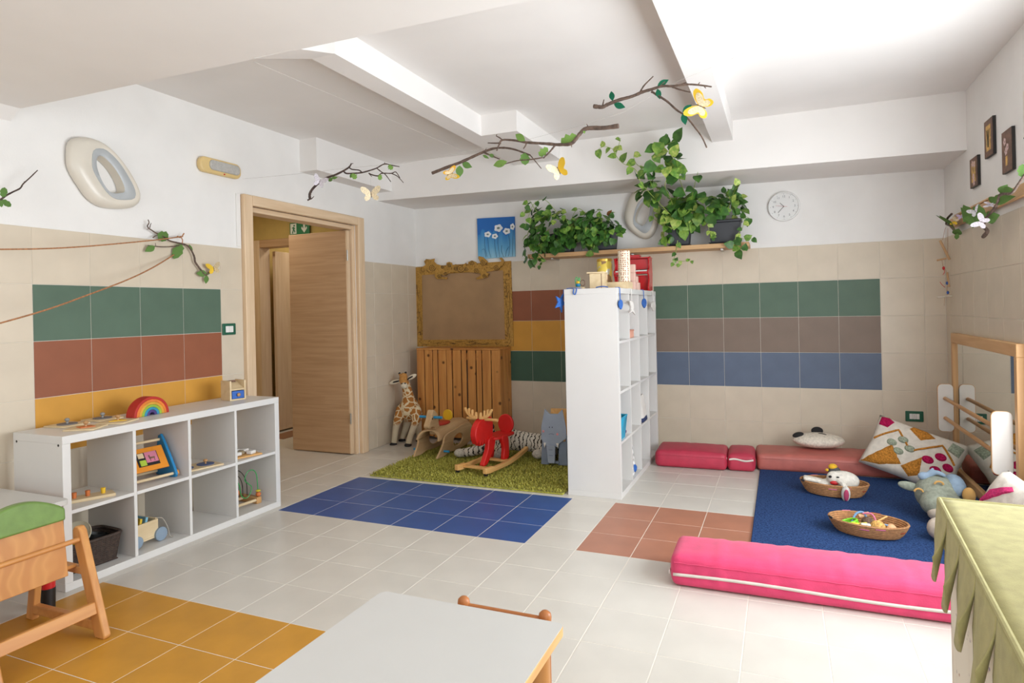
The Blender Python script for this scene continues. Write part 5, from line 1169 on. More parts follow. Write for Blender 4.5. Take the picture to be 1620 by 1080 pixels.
M_CANV = plain('cream_cotton', 'd8d0c4', .9, .04, 30, bump=.3, bscale=200, spec=.1); M_TUFO = plain('ochre_tufting', 'b57a35', .95, .2, 90, bump=.8, bscale=220, spec=.05); M_TUFR = plain('berry_tufting', 'a81f4e', .95, .2, 90, bump=.8, bscale=220, spec=.05); M_TUFG = plain('sage_tufting', '98a08d', .95, .15, 90, bump=.8, bscale=220, spec=.05); M_TUFP = plain('pink_tufting', 'c93f73', .95, .15, 90, bump=.8, bscale=220, spec=.05)
def patch(t, f, poly, mat, name='tufted_patch', lift=.004):
    """tufted motif: outline in pillow coordinates (-1..1), laid on the puffed face"""
    cx = sum(p[0] for p in poly)/len(poly); cy = sum(p[1] for p in poly)/len(poly); rings = 4; b = MB(); vs = []; n_ = len(poly)
    for r_ in range(rings+1):
        k = r_/rings
        for x, y in poly:
            X, Y = cx+(x-cx)*k, cy+(y-cy)*k; p = f((X+1)/2, (Y+1)/2, 1); vs.append((p[0], p[1], p[2]+lift+(.007 if r_ < rings else -.004)))
    fs = [(r_*n_+i, r_*n_+(i+1) % n_, (r_+1)*n_+(i+1) % n_, (r_+1)*n_+i) for r_ in range(rings) for i in range(n_)]
    return b.add(vs, fs).build(name, mat, t)
def dens(poly, k=4):
    out = []
    for (x0, y0), (x1, y1) in zip(poly, poly[1:]+poly[:1]): out += [(x0+(x1-x0)*i/k, y0+(y1-y0)*i/k) for i in range(k)]
    return out
def diamonds(cx, cy, r_, g_): return [[(cx+dx+r_*math.cos(a)*.9, cy+dy+r_*math.sin(a)) for a in [i*PI/8 for i in range(16)]] for dx, dy in ((-g_, 0), (g_, 0), (0, g_*1.15), (0, -g_*1.15))]
PA, PBm, PC = at(1382, 762, y=-.66), at(1412, 682, y=-.38), at(1508, 712, y=-.50)
xv = Vector((.62, -.12, -.06)).normalized(); yv = Vector((-.05, .50, .80)); yv = (yv-xv*yv.dot(xv)).normalized(); zv = xv.cross(yv)
PM = axes(Vector((4.635, -.66, .215)), xv, yv, zv) @ Mr(math.radians(-14), 'Z')
pw, pf = pillow('tufted_pillow', 'cream pillow with ochre zigzag and berry tufts leaning by the mirror corner', PM, .60, .42, .17, M_CANV)
PD = lambda q: dens(q, 4)
for poly in ([(-.97, -.95), (-.45, -.05), (-.12, -.62), (-.55, -.9)], [(-.12, -.68), (.22, -.1), (.30, -.75), (.1, -.93)], [(.36, -.93), (.60, -.55), (.93, -.62), (.9, -.92)]): patch(pw, pf, PD(poly), M_TUFO)
patch(pw, pf, PD([(-.25, .75), (.05, .45), (.32, .72), (.1, .93), (-.2, .93)]), M_TUFO)
for q in diamonds(-.28, .02, .13, .2): patch(pw, pf, q, M_TUFG)
for q in diamonds(.56, -.12, .14, .22): patch(pw, pf, q, M_TUFR)
patch(pw, pf, PD([(-.93, .55), (-.7, .5), (-.6, .8), (-.75, .93), (-.93, .9)]), M_TUFR); patch(pw, pf, PD([(.62, .45), (.9, .35), (.93, .75), (.66, .82)]), M_TUFG)
zz = [(-.92, -.02), (-.45, .55), (-.05, -.05), (.5, .55), (.93, .0)]
pts = []
for (x0, y0), (x1, y1) in zip(zz, zz[1:]): pts += [(x0+(x1-x0)*i/10, y0+(y1-y0)*i/10) for i in range(10)]
P_ = [pf((x+1)/2, (y+1)/2, 1) for x, y in pts]; MB().tube([(a, b_, c_+.003) for a, b_, c_ in P_], .007, 7).build('zigzag_tufting', M_TUFO, pw)
xv = Vector((.15, -1, -.05)).normalized(); yv = Vector((.45, 0, .85)); yv = (yv-xv*yv.dot(xv)).normalized(); zv = xv.cross(yv)
pw2, pf2 = pillow('tufted_pillow', 'cream pillow with pink and ochre tufted leaves behind the olive stall roof', axes(Vector((4.80, -2.22, .235)), xv, yv, zv), .50, .42, .15, M_CANV)
patch(pw2, pf2, PD([(-.85, -.1), (-.6, .4), (-.1, .75), (.1, .68), (-.4, .25)]), M_TUFP); patch(pw2, pf2, PD([(-.6, -.2), (-.2, .2), (.5, .35), (.75, .15), (.1, -.05)]), M_TUFO)
# panda cushion toy
M_PANDA = plain('cream_boucle', 'ddd3c4', .95, .08, 60, bump=1, bscale=130, spec=.05)
pd = thing('panda_toy', 'flat cream panda cushion toy with black ears on the salmon cushion', 'plush toy', (4.02, -.32, .155), math.radians(6))
soft_ = MB().ell((0, 0, .062), (.20, .15, .060), 24, 14); soft_.build('body', M_PANDA, pd)
MB().ell((-.155, -.02, .105), (.045, .035, .022), 14, 8, R=Matrix.Rotation(math.radians(-15), 3, 'Y')).build('ear', M_BLKPL, pd); MB().ell((.005, .08, .125), (.047, .02, .034), 14, 8).build('ear', M_BLKPL, pd)
MB().tube(bez([(.0, -.02, .122), (.03, -.03, .122), (.055, -.045, .117)], 5), .004, 6).build('stitched_eye', M_BLKPL, pd)
# coiled rope baskets
M_COIL = plain('jute_coil', 'a8794f', .9, .12, 60, bump=.6, bscale=160); M_PKS = plain('pink_stitch', 'd0718f', .8); M_DKS = plain('dark_stitch', '2b2a30', .8); M_RDS = plain('rust_stitch', '9a3f22', .8)
def coil_basket(label, c_, a, b_, h, rz):
    t = thing('coil_basket', label, 'basket', c_, rz)
    bs_ = MB().lathe([(.05, 0), (.5, .0), (.72, .004), (.72, .010), (.05, .010)], 36, Matrix.Diagonal((a, b_, 1, 1))).build('base', M_COIL, t); n_ = 7
    for i in range(n_):
        k = .74+.26*((i+.5)/n_)**.6; z = .008+h*(i+.5)/n_; rr_ = h/n_*.62
        MB().tube([(a*k*math.cos(2*PI*j/40), b_*k*math.sin(2*PI*j/40), z) for j in range(40)], rr_, 7, closed=True).build('coil', M_COIL, t)
    for ang, mt, i in ((200, M_DKS, 6), (262, M_PKS, 4), (330, M_RDS, 3), (20, M_DKS, 6), (120, M_PKS, 6), (75, M_RDS, 6), (285, M_PKS, 5)):
        k = .74+.26*((i+.5)/n_)**.6+.012; z = .008+h*(i+.5)/n_; MB().tube([(a*k*math.cos(math.radians(ang+j*3.5))*1.01, b_*k*math.sin(math.radians(ang+j*3.5))*1.01, z+.003) for j in range(5)], h/n_*.5, 6).build('stitch', mt, t)
    return t
bk1 = coil_basket('oval coiled basket holding the plush rabbit on the blue mat', (4.075, -1.17, .0125), .215, .135, .085, math.radians(-6))
bk2 = coil_basket('oval coiled basket full of rattles on the blue mat', (4.195, -1.955, .0125), .205, .135, .075, math.radians(-12))
rb = thing('rabbit_toy', 'white plush rabbit with pink-lined ear slumped in the basket', 'plush toy', (4.09, -1.17, .06)); M_WPL2 = plain('white_plush', 'd9d3c8', .95, .06, 50, bump=.6, bscale=140)
soft('body', [('e', (4.13, -1.18, .115), (.105, .075, .065)), ('e', (4.075, -1.20, .135), (.05, .045, .045)), ('e', (4.03, -1.17, .075), (.07, .055, .04))], M_WPL2, rb, .007, 4)
ear = MB().ell((4.135, -1.325, .06), (.028, .016, .062), 14, 10, R=Matrix.Rotation(math.radians(20), 3, 'X')).build('ear', M_WPL2, rb, world=True); M_PKL = plain('pink_lining', 'c2496c', .9); MB().ell((4.137, -1.339, .055), (.016, .008, .046), 12, 8, R=Matrix.Rotation(math.radians(20), 3, 'X')).build('ear_lining', M_PKL, ear)
MB().tube(bez([(4.10, -1.24, .125), (4.125, -1.28, .11), (4.135, -1.315, .085)], 5), .018, 8).build('ear_root', M_WPL2, rb, world=True)
MB().ell((4.048, -1.236, .148), (.011, .008, .009), 10, 8).build('nose', M_BLKPL, rb, world=True); MB().ell((4.095, -1.245, .150), (.010, .006, .005), 8, 6).build('eye', M_BLKPL, rb, world=True); MB().ell((4.075, -1.242, .108), (.030, .012, .014), 12, 8).build('mouth', M_RED, rb, world=True)
pg_ = thing('penguin_toy', 'grey and yellow plush bird behind the rabbit in the basket', 'plush toy', (4.08, -1.10, .08)); M_YPL = plain('yellow_plush', 'd9a92c', .95, .08, 50); M_GPL = plain('charcoal_plush', '4c4c4c', .95, .1, 50)
MB().ell((4.085, -1.095, .150), (.042, .035, .04), 14, 10).build('head', M_GPL, pg_, world=True); MB().ell((4.075, -1.095, .185), (.03, .026, .022), 12, 8).build('crest', M_YPL, pg_, world=True); MB().ell((4.035, -1.13, .168), (.012, .014, .010), 10, 8).build('beak', M_YPL, pg_, world=True); MB().ell((4.085, -1.10, .085), (.05, .045, .045), 14, 8).build('body', M_GPL, pg_, world=True)
bk_ = thing('cloth_toy', 'folded cream and grey cloth toy at the left end of the rabbit basket', 'plush toy', (3.95, -1.15, .07))
MB().box((3.945, -1.16, .100), (.13, .07, .03), R=Matrix.Rotation(math.radians(8), 3, 'Y')).build('cream_panel', M_WPL2, bk_, world=True, bevel=.012, seg=3); MB().box((3.945, -1.175, .082), (.14, .06, .02), R=Matrix.Rotation(math.radians(8), 3, 'Y')).build('grey_panel', M_GPL, bk_, world=True, bevel=.008, seg=3)
# rattles
B2 = Vector((4.195, -1.955, .03)); M_LIME = plain('lime_plastic', '7bc62d', .35); M_LEM = plain('lemon_plastic', 'd9c63a', .35); M_NAVY = plain('navy_fabric', '262c3f', .8); M_SKYB = plain('sky_blue_band', '6f93b8', .6); M_WICK = plain('straw_ball', 'c79a55', .85, .25, 90, bump=1, bscale=160); M_BRNB = plain('brown_ball', '5d4638', .8, .25, 80, bump=1, bscale=120); M_PEACH = plain('peach_wood', 'd9a87c', .6)
t = thing('rattle_ring', 'lime green ring rattle at the left of the rattle basket', 'rattle', B2+Vector((-.095, 0, .02)))
for i, z in enumerate((.0, .012, .024)): MB().tube([((.048-.004*i)*math.cos(2*PI*j/28), (.040-.003*i)*math.sin(2*PI*j/28), z+.012*math.cos(2*PI*j/28)) for j in range(28)], .006, 8, closed=True).build('ring', M_LIME, t)
def ballt(label, off, r_, mt, cat='ball', nm='woven_ball'):
    o = MB().ell((0, 0, 0), (r_, r_, r_*.95), 18, 12).build(nm, mt, loc=B2+Vector(off)); tag(o, label, cat); return o
ballt('straw-coloured woven ball in the rattle basket', (.045, -.045, .038), .040, M_WICK); ballt('dark brown knitted ball in the middle of the rattle basket', (.0, .0, .046), .034, M_BRNB); ballt('peach wooden egg at the right of the rattle basket', (.115, -.015, .028), .028, M_PEACH, 'toy egg', 'wooden_egg')
t = thing('ribbon_rattle', 'rattle with blue and pink ribbon loops at the back of the rattle basket', 'rattle', B2+Vector((-.02, .05, .03)))
MB().tube(bez([(-.06, -.03, .0), (-.035, .0, .045), (.0, .01, .055), (.02, .0, .03)], 6), .0065, 7).build('blue_loop', M_SKYB, t); MB().tube(bez([(.0, 0, .05), (.045, -.01, .055), (.065, -.03, .02), (.07, -.05, .0)], 6), .005, 7).build('pink_loop', M_PKS, t); MB().cyl((-.02, .01, .03), (.035, .02, .045), .014, 12).build('wooden_grip', M_PEACH, t)
t = thing('spoon_rattle', 'yellow spoon-shaped rattle lying on the lime ring', 'rattle', B2+Vector((-.055, -.04, .045))); MB().ell((-.015, 0, 0), (.025, .014, .006), 12, 8).build('bowl', M_LEM, t); MB().cyl((0, 0, 0), (.05, .012, .006), .005, 8).build('handle', M_LEM, t)
t = thing('fabric_block', 'navy and white fabric scrap toy at the front of the rattle basket', 'toy', B2+Vector((-.012, -.065, .03))); MB().box((0, 0, 0), (.06, .035, .03)).build('navy_side', M_NAVY, t, bevel=.008, seg=3); MB().box((-.005, .005, .02), (.05, .03, .012)).build('white_side', M_WPL2, t, bevel=.005, seg=3)
tag(MB().cyl((0, 0, 0), (.06, .03, .03), .006, 10).build('wooden_stick', M_BIRCH, loc=B2+Vector((.05, .06, .035))), 'short birch stick leaning on the rim of the rattle basket', 'stick')
tag(MB().tube([(.035*math.cos(PI*j/14), .0, .03*math.sin(PI*j/14)) for j in range(15)], .005, 8).build('blue_arch', M_SKYB, loc=B2+Vector((.085, -.02, .018))), 'dusty blue arched teether at the right of the rattle basket', 'teether')
# donkey plush
M_DONK = plain('sage_grey_plush', '8f9485', .95, .08, 60, bump=.6, bscale=140); M_DONB = plain('pale_blue_felt', '8b9fb3', .95, .05, 40); M_DONM = plain('oat_plush', 'c2b4a4', .95, .06, 50)
dk = thing('donkey_toy', 'sage green plush donkey with blue ear lying beside the mirror', 'plush toy', (4.62, -1.45, .02))
dc = Vector((4.625, -1.50, .155))
soft('head', [('e', dc, (.125, .13, .115)), ('e', dc+Vector((-.03, -.11, -.03)), (.085, .085, .075))], M_DONK, dk, .008, 5)
MB().ell(dc+Vector((.0, -.16, -.075)), (.085, .065, .055), 16, 10).build('muzzle', M_DONM, dk, world=True)
MB().ell(dc+Vector((.09, .02, .05)), (.062, .115, .072), 16, 10).build('blue_ear', M_DONB, dk, world=True)
MB().ell(dc+Vector((-.145, .02, .03)), (.065, .016, .028), 14, 8, R=Matrix.Rotation(math.radians(12), 3, 'Y')).build('ear', M_DONK, dk, world=True)
tf = soft('forelock', [('e', dc+Vector((-.07, .0, .105)), (.034, .026, .026)), ([dc+Vector((-.05, 0, .11)), dc+Vector((-.005, -.01, .135)), dc+Vector((.03, -.03, .125))], [.018, .015, .012]), ([dc+Vector((-.05, 0, .12)), dc+Vector((-.02, .01, .15))], [.012, .009])], M_DONB, dk, .006, 3)
M_OCH = plain('ochre_felt', 'c79a5a', .9)
for off, rr_ in (((-.115, -.085, .03), 0), ((-.01, -.09, .085), 1)): MB().tube([dc+Vector(off)+Vector((.022*math.cos(PI*j/8)-.0, -.012, .018*math.sin(PI*j/8))) for j in range(9)], .006, 7).build('closed_eye', M_OCH, dk, world=True)
MB().ell(dc+Vector((.14, -.10, .03)), (.035, .03, .05), 12, 8).build('inner_ear', M_OCH, dk, world=True)
MB().ell((4.545, -1.95, .078), (.060, .055, .062), 14, 10).build('hoof', M_DONM, dk, world=True); soft('body', [([Vector((4.64, -1.5, .11)), Vector((4.68, -1.68, .10)), Vector((4.66, -1.85, .09))], [.08, .085, .07]), ([Vector((4.64, -1.80, .09)), Vector((4.57, -1.90, .078))], [.045, .045])], M_DONK, dk, .009, 4)

# ================================================================== on and in the low shelf
ZL = LSH+.0005
M_PALEW = wood('pale_birch', 'cdb58e', 'dcc7a2', 'y', .5, 7, 8)
M_KNOBW = plain('turned_knob', 'b58a5c', .4, .08, 20); M_KNOBG = plain('grey_knob', '8d8a85', .4, .05)
M_DISCG = plain('grey_blue_disc', '5f6671', .5); M_DISCO = plain('orange_piece', 'c8703a', .5); M_DISCY = plain('yellow_piece', 'e0b52a', .5); M_DISCB = plain('blue_disc', '3f5687', .5)
def knob(z0, r_=.012): return [(.006, z0), (.0055, z0+.010), (r_, z0+.016), (r_*1.05, z0+.022), (r_*.7, z0+.028), (.002, z0+.030)]
def knob_puzzle(label, x, y, rz, shape, mt, kmt, w=.15, loc_z=ZL):
    t = thing('knob_puzzle', label, 'puzzle board', (x, y, loc_z), rz, 'single knob puzzles on the low shelf')
    MB().b2((-w/2, -w/2, 0), (w/2, w/2, .009)).build('board', M_PALEW, t, bevel=.002)
    n_ = {'round': 28, 'square': 4, 'tri': 3}[shape]; pc = MB().lathe([(.048, .0092), (.048, .0125)], n_).build('piece', mt, t)
    MB().lathe(knob(.0125), 14).build('knob', kmt, pc)
knob_puzzle('knob puzzle with dark grey disc nearest the left end of the low shelf', .165, -3.895, math.radians(8), 'round', M_DISCG, M_KNOBG)
knob_puzzle('knob puzzle with orange piece at the front of the low shelf top', .365, -3.925, math.radians(30), 'square', M_DISCO, M_KNOBW)
knob_puzzle('knob puzzle with grey disc at the back against the ochre tiles', .165, -3.70, math.radians(4), 'round', M_DISCG, M_KNOBG)
knob_puzzle('knob puzzle with yellow piece nearest the rainbow', .345, -3.735, math.radians(24), 'tri', M_DISCY, M_KNOBW)
# nested rainbow arches
RC = ['b02a22', 'd9782e', 'cf9a33', '8fae3a', '2f86a8', '4a3a78']
for i, (c_, nm) in enumerate(zip(RC, ('red outermost', 'orange second', 'amber third', 'green fourth', 'blue fifth', 'violet innermost'))):
    r1_, r0_ = .118-i*.0168, .118-(i+1)*.0168+.0006; b = MB()
    poly = [(r1_*math.cos(PI*k/24), r1_*.93*math.sin(PI*k/24)) for k in range(25)]+[(r0_*math.cos(PI*k/24), r0_*.93*math.sin(PI*k/24)) for k in range(24, -1, -1)]
    b.prism(poly, -.034, .034, AY); o = b.build('rainbow_arch', plain('rainbow_%d' % i, c_, .5, .06, 20), bevel=.002, loc=(.275, -3.50, ZL), rot=(0, 0, math.radians(3)))
    tag(o, '%s arch of the nested wooden rainbow on the low shelf' % nm, 'toy arch', 'nested rainbow arches')
# box with blue drawer
bx = thing('coin_box', 'small wooden posting box with blue drawer at the door end of the low shelf', 'toy box', (.26, -2.845, ZL), math.radians(-14))
MB().b2((-.06, -.058, 0), (.06, -.046, .135)).build('side_board', M_PALEW, bx, bevel=.002); MB().b2((-.06, .046, 0), (.06, .058, .135)).build('side_board', M_PALEW, bx, bevel=.002)
MB().b2((-.06, -.046, 0), (.06, .046, .010)).build('bottom_board', M_PALEW, bx, bevel=.001); MB().b2((-.06, -.046, .010), (-.05, .046, .13)).build('back_board', M_PALEW, bx, bevel=.001)
MB().add([(.055, -.046, .068), (.055, .046, .068), (-.05, .046, .120), (-.05, -.046, .120), (.058, -.046, .078), (.058, .046, .078), (-.05, .046, .130), (-.05, -.046, .130)], [(0, 1, 2, 3), (7, 6, 5, 4), (0, 4, 5, 1), (1, 5, 6, 2), (2, 6, 7, 3), (3, 7, 4, 0)]).build('slope', M_PALEW, bx)
MB().b2((-.052, -.03, .119), (-.02, .03, .1305)).build('slot', M_BRF, bx, bevel=.001)
M_BLUED = plain('cobalt_paint', '1e5bb0', .4); dr = MB().b2((-.04, -.043, .012), (.061, .043, .064)).build('drawer', M_BLUED, bx, bevel=.002); MB().ell((.068, 0, .038), (.010, .0125, .0125), 12, 8).build('knob', M_KNOBW, dr)
# compartments
y0, y1, z = lowcell(0, 1)
pb_ = thing('peg_board', 'peg board with orange, yellow and white pegs in the left upper compartment', 'puzzle board', (.335, (y0+y1)/2-.03, z), math.radians(-24))
MB().b2((-.05, -.15, 0), (.05, .15, .016)).build('board', M_PALEW, pb_, bevel=.003)
for yy, mt in ((-.10, M_WPL), (-.03, M_DISCO), (.03, M_DISCO), (.10, M_DISCY)): MB().cyl((0, yy, .016), (0, yy, .045), .010, 12, .012).build('peg', mt, pb_)
y0, y1, z = lowcell(1, 1)
M_CBLUE = plain('cerulean_board', '1f7fb5', .4); M_ORG = plain('orange_panel', 'dd8a1f', .45); M_PKP = plain('pink_print', 'c9788f', .5); M_LGP = plain('light_green_print', 'a9c23c', .5)
tr = thing('activity_triangle', 'triangular activity toy with red and blue ends and orange animal panel', 'toy', (.30, y0+.178, z+.001), math.radians(-6))
tri = bez2([(-.085, .012), (-.07, .0), (.085, .0), (.108, .012), (.104, .040), (-.02, .232), (-.045, .238), (-.062, .222), (-.095, .04)], 4)
for s, mt in ((-1, M_RED), (1, M_CBLUE)):
    e = MB().prism(tri, s*.125-.008, s*.125+.008).build('end_board', mt, tr, bevel=.003); MB().cyl((.085, s*.133, .022), (.085, s*.145, .022), .018, 16).build('wheel_cap', M_ORG, e)
for x, z_ in ((.085, .022), (-.045, .215), (-.075, .022)): MB().cyl((x, -.117, z_), (x, .117, z_), .0085, 12).build('dowel', M_PALEW, tr)
PM_ = axes((.025, 0, .125), (0, 1, 0), Vector((-.55, 0, .84)).normalized(), Vector((.84, 0, .55)).normalized())
pn = MB().box((0, 0, 0), (.215, .145, .010), PM_).build('panel', M_ORG, tr, bevel=.002)
MB().box((0, .0, .006), (.125, .085, .003), PM_).build('picture_window', M_BLKPL, pn, smooth=False)
for cx, cy, w_, h_, mt in ((.022, .008, .07, .066, M_PKP), (-.034, -.022, .036, .034, M_LGP), (-.036, .024, .034, .03, M_PALEW)): MB().box((cx, cy, .0085), (w_, h_, .004), PM_).build('picture_tile', mt, pn, smooth=False)
MB().box((.024, .002, .0108), (.034, .011, .001), PM_).box((.010, .012, .0108), (.008, .016, .001), PM_).box((.012, -.010, .0108), (.004, .016, .001), PM_).box((.036, -.010, .0108), (.004, .016, .001), PM_).build('donkey_print', M_BRF, pn, smooth=False)
y0, y1, z = lowcell(2, 1)
kb = thing('two_knob_board', 'board with two blue knobbed discs in the third upper compartment', 'puzzle board', (.33, y0+.15, z), math.radians(-12)); MB().b2((-.085, -.14, 0), (.085, .14, .010)).build('board', M_PALEW, kb, bevel=.002)
for yy in (-.07, .065):
    pc = MB().lathe([(.052, .0102), (.052, .0135)], 28, Mt(0, yy, 0)).build('disc', M_DISCB, kb); MB().lathe(knob(.0135, .013), 14, Mt(0, yy, 0)).build('knob', M_KNOBW, pc)
y0, y1, z = lowcell(3, 1)
jb = thing('peg_puzzle', 'tray puzzle with upright white wooden pieces in the right upper compartment', 'puzzle board', (.335, y0+.13, z), math.radians(-14)); MB().b2((-.09, -.13, 0), (.09, .13, .010)).build('tray', M_BIRCH, jb, bevel=.002)
M_TANP = plain('tan_piece', '9a8a6c', .6)
for i, (x, yy, mt) in enumerate(((.05, -.09, M_WPL), (.045, -.03, M_WPL), (.05, .07, M_WPL), (-.03, -.08, M_BFL), (-.03, -.01, M_TANP), (-.02, .06, M_WPL), (.0, .02, M_TANP), (-.06, .02, M_WPL))):
    MB().box((x, yy, .022+.004*(i % 2)), (.042, .05, .022), R=Matrix.Rotation(math.radians(20*(i % 3)-15), 3, 'Z')).build('piece', mt, jb, bevel=.004)
y0, y1, z = lowcell(0, 0)
M_WICKER = plain('dark_wicker', '3f322b', .75, .2, 60)
wk = thing('wicker_basket', 'dark brown wicker basket in the left lower compartment', 'basket', (.30, y0+.17, z+.001), math.radians(-4))
BW, BD, BH = .115, .145, .135
def rloop(k, zz, n_=64, wob=0):
    pts = []
    for i in range(n_):
        a = 2*PI*i/n_; c_, s_2 = math.cos(a), math.sin(a); q = (abs(c_)**6+abs(s_2)**6)**(-1/6); w_ = 1+wob*(1 if i % 2 else -1); pts.append((BW*k*q*c_*w_, BD*k*q*s_2*w_, zz))
    return pts
MB().b2((-BW*.84, -BD*.84, 0), (BW*.84, BD*.84, .008)).build('base', M_WICKER, wk, bevel=.004)
for i in range(14): MB().tube(rloop(.86+.14*i/13, .008+BH*(i+.5)/14), .0052, 5, closed=True).build('weave', M_WICKER, wk)
for i in range(40):
    p0, p1_ = rloop(.865, .006, 40)[i], rloop(1.012, BH+.004, 40)[i]; MB().tube([p0, p1_], .004, 5).build('stake', M_WICKER, wk)
MB().tube(rloop(1.0, BH+.008), .009, 7, closed=True).build('rim', M_WICKER, wk)
pd_ = MB().lathe([(.02, 0), (.075, .002), (.085, .012), (.082, .014), (.070, .006), (.02, .005)], 32).build('cream_plate', plain('cream_disc', 'cfc5ac', .4), loc=(.285, y0+.13, z+.155), rot=(math.radians(38), math.radians(26), 0)); tag(pd_, 'cream round plate leaning out of the wicker basket', 'plate')
yb_ = MB().ell((0, 0, 0), (.05, .05, .02), 16, 8).build('yellow_disc', M_DISCY, loc=(.34, y0+.11, z+.105), rot=(math.radians(20), math.radians(20), 0)); tag(yb_, 'yellow lid under the cream plate in the wicker basket', 'lid')
bw_ = MB().lathe([(.03, 0), (.055, .012), (.06, .05), (.057, .05), (.052, .014), (.03, .006)], 24).build('dark_bowl', M_BLACKP, loc=(.27, y0+.24, z+.085), rot=(math.radians(-15), 0, 0)); tag(bw_, 'dark bowl at the far side of the wicker basket', 'bowl')
y0, y1, z = lowcell(1, 0)
ct = thing('pull_cart', 'wooden pull-along cart with blue-grey wheels and cord in the lower compartment', 'toy cart', (.30, y0+.115, z+.0295), math.radians(4))
MB().b2((-.085, -.105, 0), (.085, .075, .012)).build('floor_board', M_PALEW, ct, bevel=.002)
for x in (-.085, .075): MB().b2((x, -.105, .012), (x+.010, .075, .105)).build('side_board', M_PALEW, ct, bevel=.002)
for yy in (-.105, .065): MB().b2((-.075, yy, .012), (.075, yy+.010, .11)).build('end_board', M_PALEW, ct, bevel=.002)
M_WHB = plain('blue_grey_wheel', '8496a8', .4)
for x in (-.09, .09):
    for yy in (-.07, .086): MB().cyl((x-.009, yy, .012), (x+.009, yy, .012), .040 if yy > 0 else .034, 22).build('wheel', M_WHB, ct, bevel=.003)
MB().tube(bez([(.05, .078, .10), (.075, .11, .095), (.10, .125, .04), (.105, .135, -.015), (.115, .15, -.022)], 6), .0035, 6).build('pull_cord', plain('grey_cord', 'a09a90', .8), ct)
for i, (c_, lab) in enumerate((('9a6b3c', 'brown-edged picture book standing in the pull cart'), ('d9b52f', 'yellow picture book standing in the pull cart'), ('7fb2c9', 'pale blue picture book standing in the pull cart'))):
    o = MB().box((0, 0, 0), (.13, .014, .115), R=Matrix.Rotation(math.radians(-12), 3, 'X')).build('picture_book', plain('book_%d' % i, c_, .5, .15, 30), bevel=.001, loc=(.30, y0+.055+i*.035, z+.0295+.072)); tag(o, lab, 'book', 'books in the pull cart')
y0, y1, z = lowcell(3, 0)
bm_ = thing('bead_maze', 'bead maze with green and black wires in the right lower compartment', 'toy', (.27, y0+.195, z+.001), math.radians(-4))
M_BEECHT = wood('beech_block', 'b98b55', 'c99d68', 'x', .45, 7, 8); M_WIREG = plain('green_wire', '2f9e4f', .35); M_WIREK = plain('black_wire', '232222', .35); M_WIRER = plain('pink_wire', 'd0405c', .35)
MB().b2((-.11, .055, .0), (.115, .095, .045)).build('base_block', M_BEECHT, bm_, bevel=.004); MB().b2((-.11, -.175, .0), (.115, -.135, .045)).build('base_block', M_BEECHT, bm_, bevel=.004)
for x in (-.03, .10): MB().cyl((x, -.135, .026), (x, .055, .026), .010, 12).build('cross_dowel', M_PALEW, bm_)
MB().tube(bez([(.10, .08, .045), (.095, .08, .12), (.09, .075, .20), (.085, .05, .235), (.08, .01, .23), (.075, -.01, .18), (.075, .02, .145), (.075, .045, .115), (.07, .03, .065), (.065, .0, .05), (.06, -.03, .08), (.055, -.04, .15), (.05, -.07, .19), (.045, -.11, .18), (.04, -.135, .045)], 7), .0032, 7).build('green_wire', M_WIREG, bm_)
for k, r_ in enumerate((.105, .085, .066, .048)): MB().tube([(.0-.02*k, -.035+r_, .03)]+[(.0-.02*k, -.035+r_*math.cos(PI*j/18), .09+(1.45*r_)*math.sin(PI*j/18)) for j in range(0, 19)]+[(.0-.02*k, -.035-r_, .03)], .003, 6).build('black_wire', M_WIREK, bm_)
MB().tube(bez([(-.07, .04, .045), (-.06, .02, .12), (-.05, -.02, .16), (-.05, -.06, .17), (-.05, -.12, .045)], 6), .003, 6).build('pink_wire', M_WIRER, bm_)
for p, mt, r_ in (((.10, .08, .062), M_DISCO, (.018, .018, .017)), ((.099, .08, .086), M_LEM, (.018, .018, .008)), ((-.03, .0, .075), M_DISCO, (.026, .026, .026)), ((-.02, -.045, .065), M_LEM, (.014, .014, .012)), ((-.05, -.06, .06), M_WIREG, (.016, .016, .016))): MB().ell(p, r_, 14, 10).build('bead', mt, bm_)
MB().b2((.02, .0945, .014), (.07, .0962, .034)).build('badge', M_WPL, bm_)

# ================================================================== on and in the tall shelf
ZT = TSH+.0005
t = thing('mini_bead_toy', 'tiny green and yellow bead toy on the left edge of the tall shelf', 'toy', (2.385, -1.63, ZT)); MB().b2((-.03, -.025, 0), (.045, .025, .014)).build('base', M_PALEW, t, bevel=.002)
MB().tube(bez([(-.015, 0, .014), (-.02, 0, .07), (-.008, 0, .09), (.0, 0, .06), (.012, 0, .085), (.014, 0, .014)], 6), .003, 6).build('wire', M_WIREG, t); MB().ell((0, 0, .03), (.018, .018, .013), 12, 8).build('blue_bead', M_CBLUE, t); MB().ell((.0, 0, .05), (.015, .015, .011), 12, 8).build('yellow_bead', M_DISCY, t); MB().tube([(.035+.018*math.cos(2*PI*j/16), 0, .045+.022*math.sin(2*PI*j/16)) for j in range(16)], .003, 6, closed=True).build('brown_ring', M_BRF, t)
t = thing('wooden_house_box', 'pale wooden box with overhanging lid on top of the tall shelf', 'box', (2.50, -1.50, ZT), math.radians(6)); MB().b2((-.055, -.05, 0), (.055, .07, .115)).build('body', M_PALEW, t, bevel=.002); MB().b2((-.075, -.058, .1155), (.060, .078, .127)).build('lid', M_PALEW, t, bevel=.002); MB().b2((.032, -.0512, .004), (.036, -.0495, .112)).build('groove', M_BRF, t)
m, N, L, bs = nt('printed_yellow_tin', .25, .3); tc = N.new('ShaderNodeTexCoord'); v = N.new('ShaderNodeTexVoronoi'); v.inputs['Scale'].default_value = 22; L.new(tc.outputs['Object'], v.inputs['Vector'])
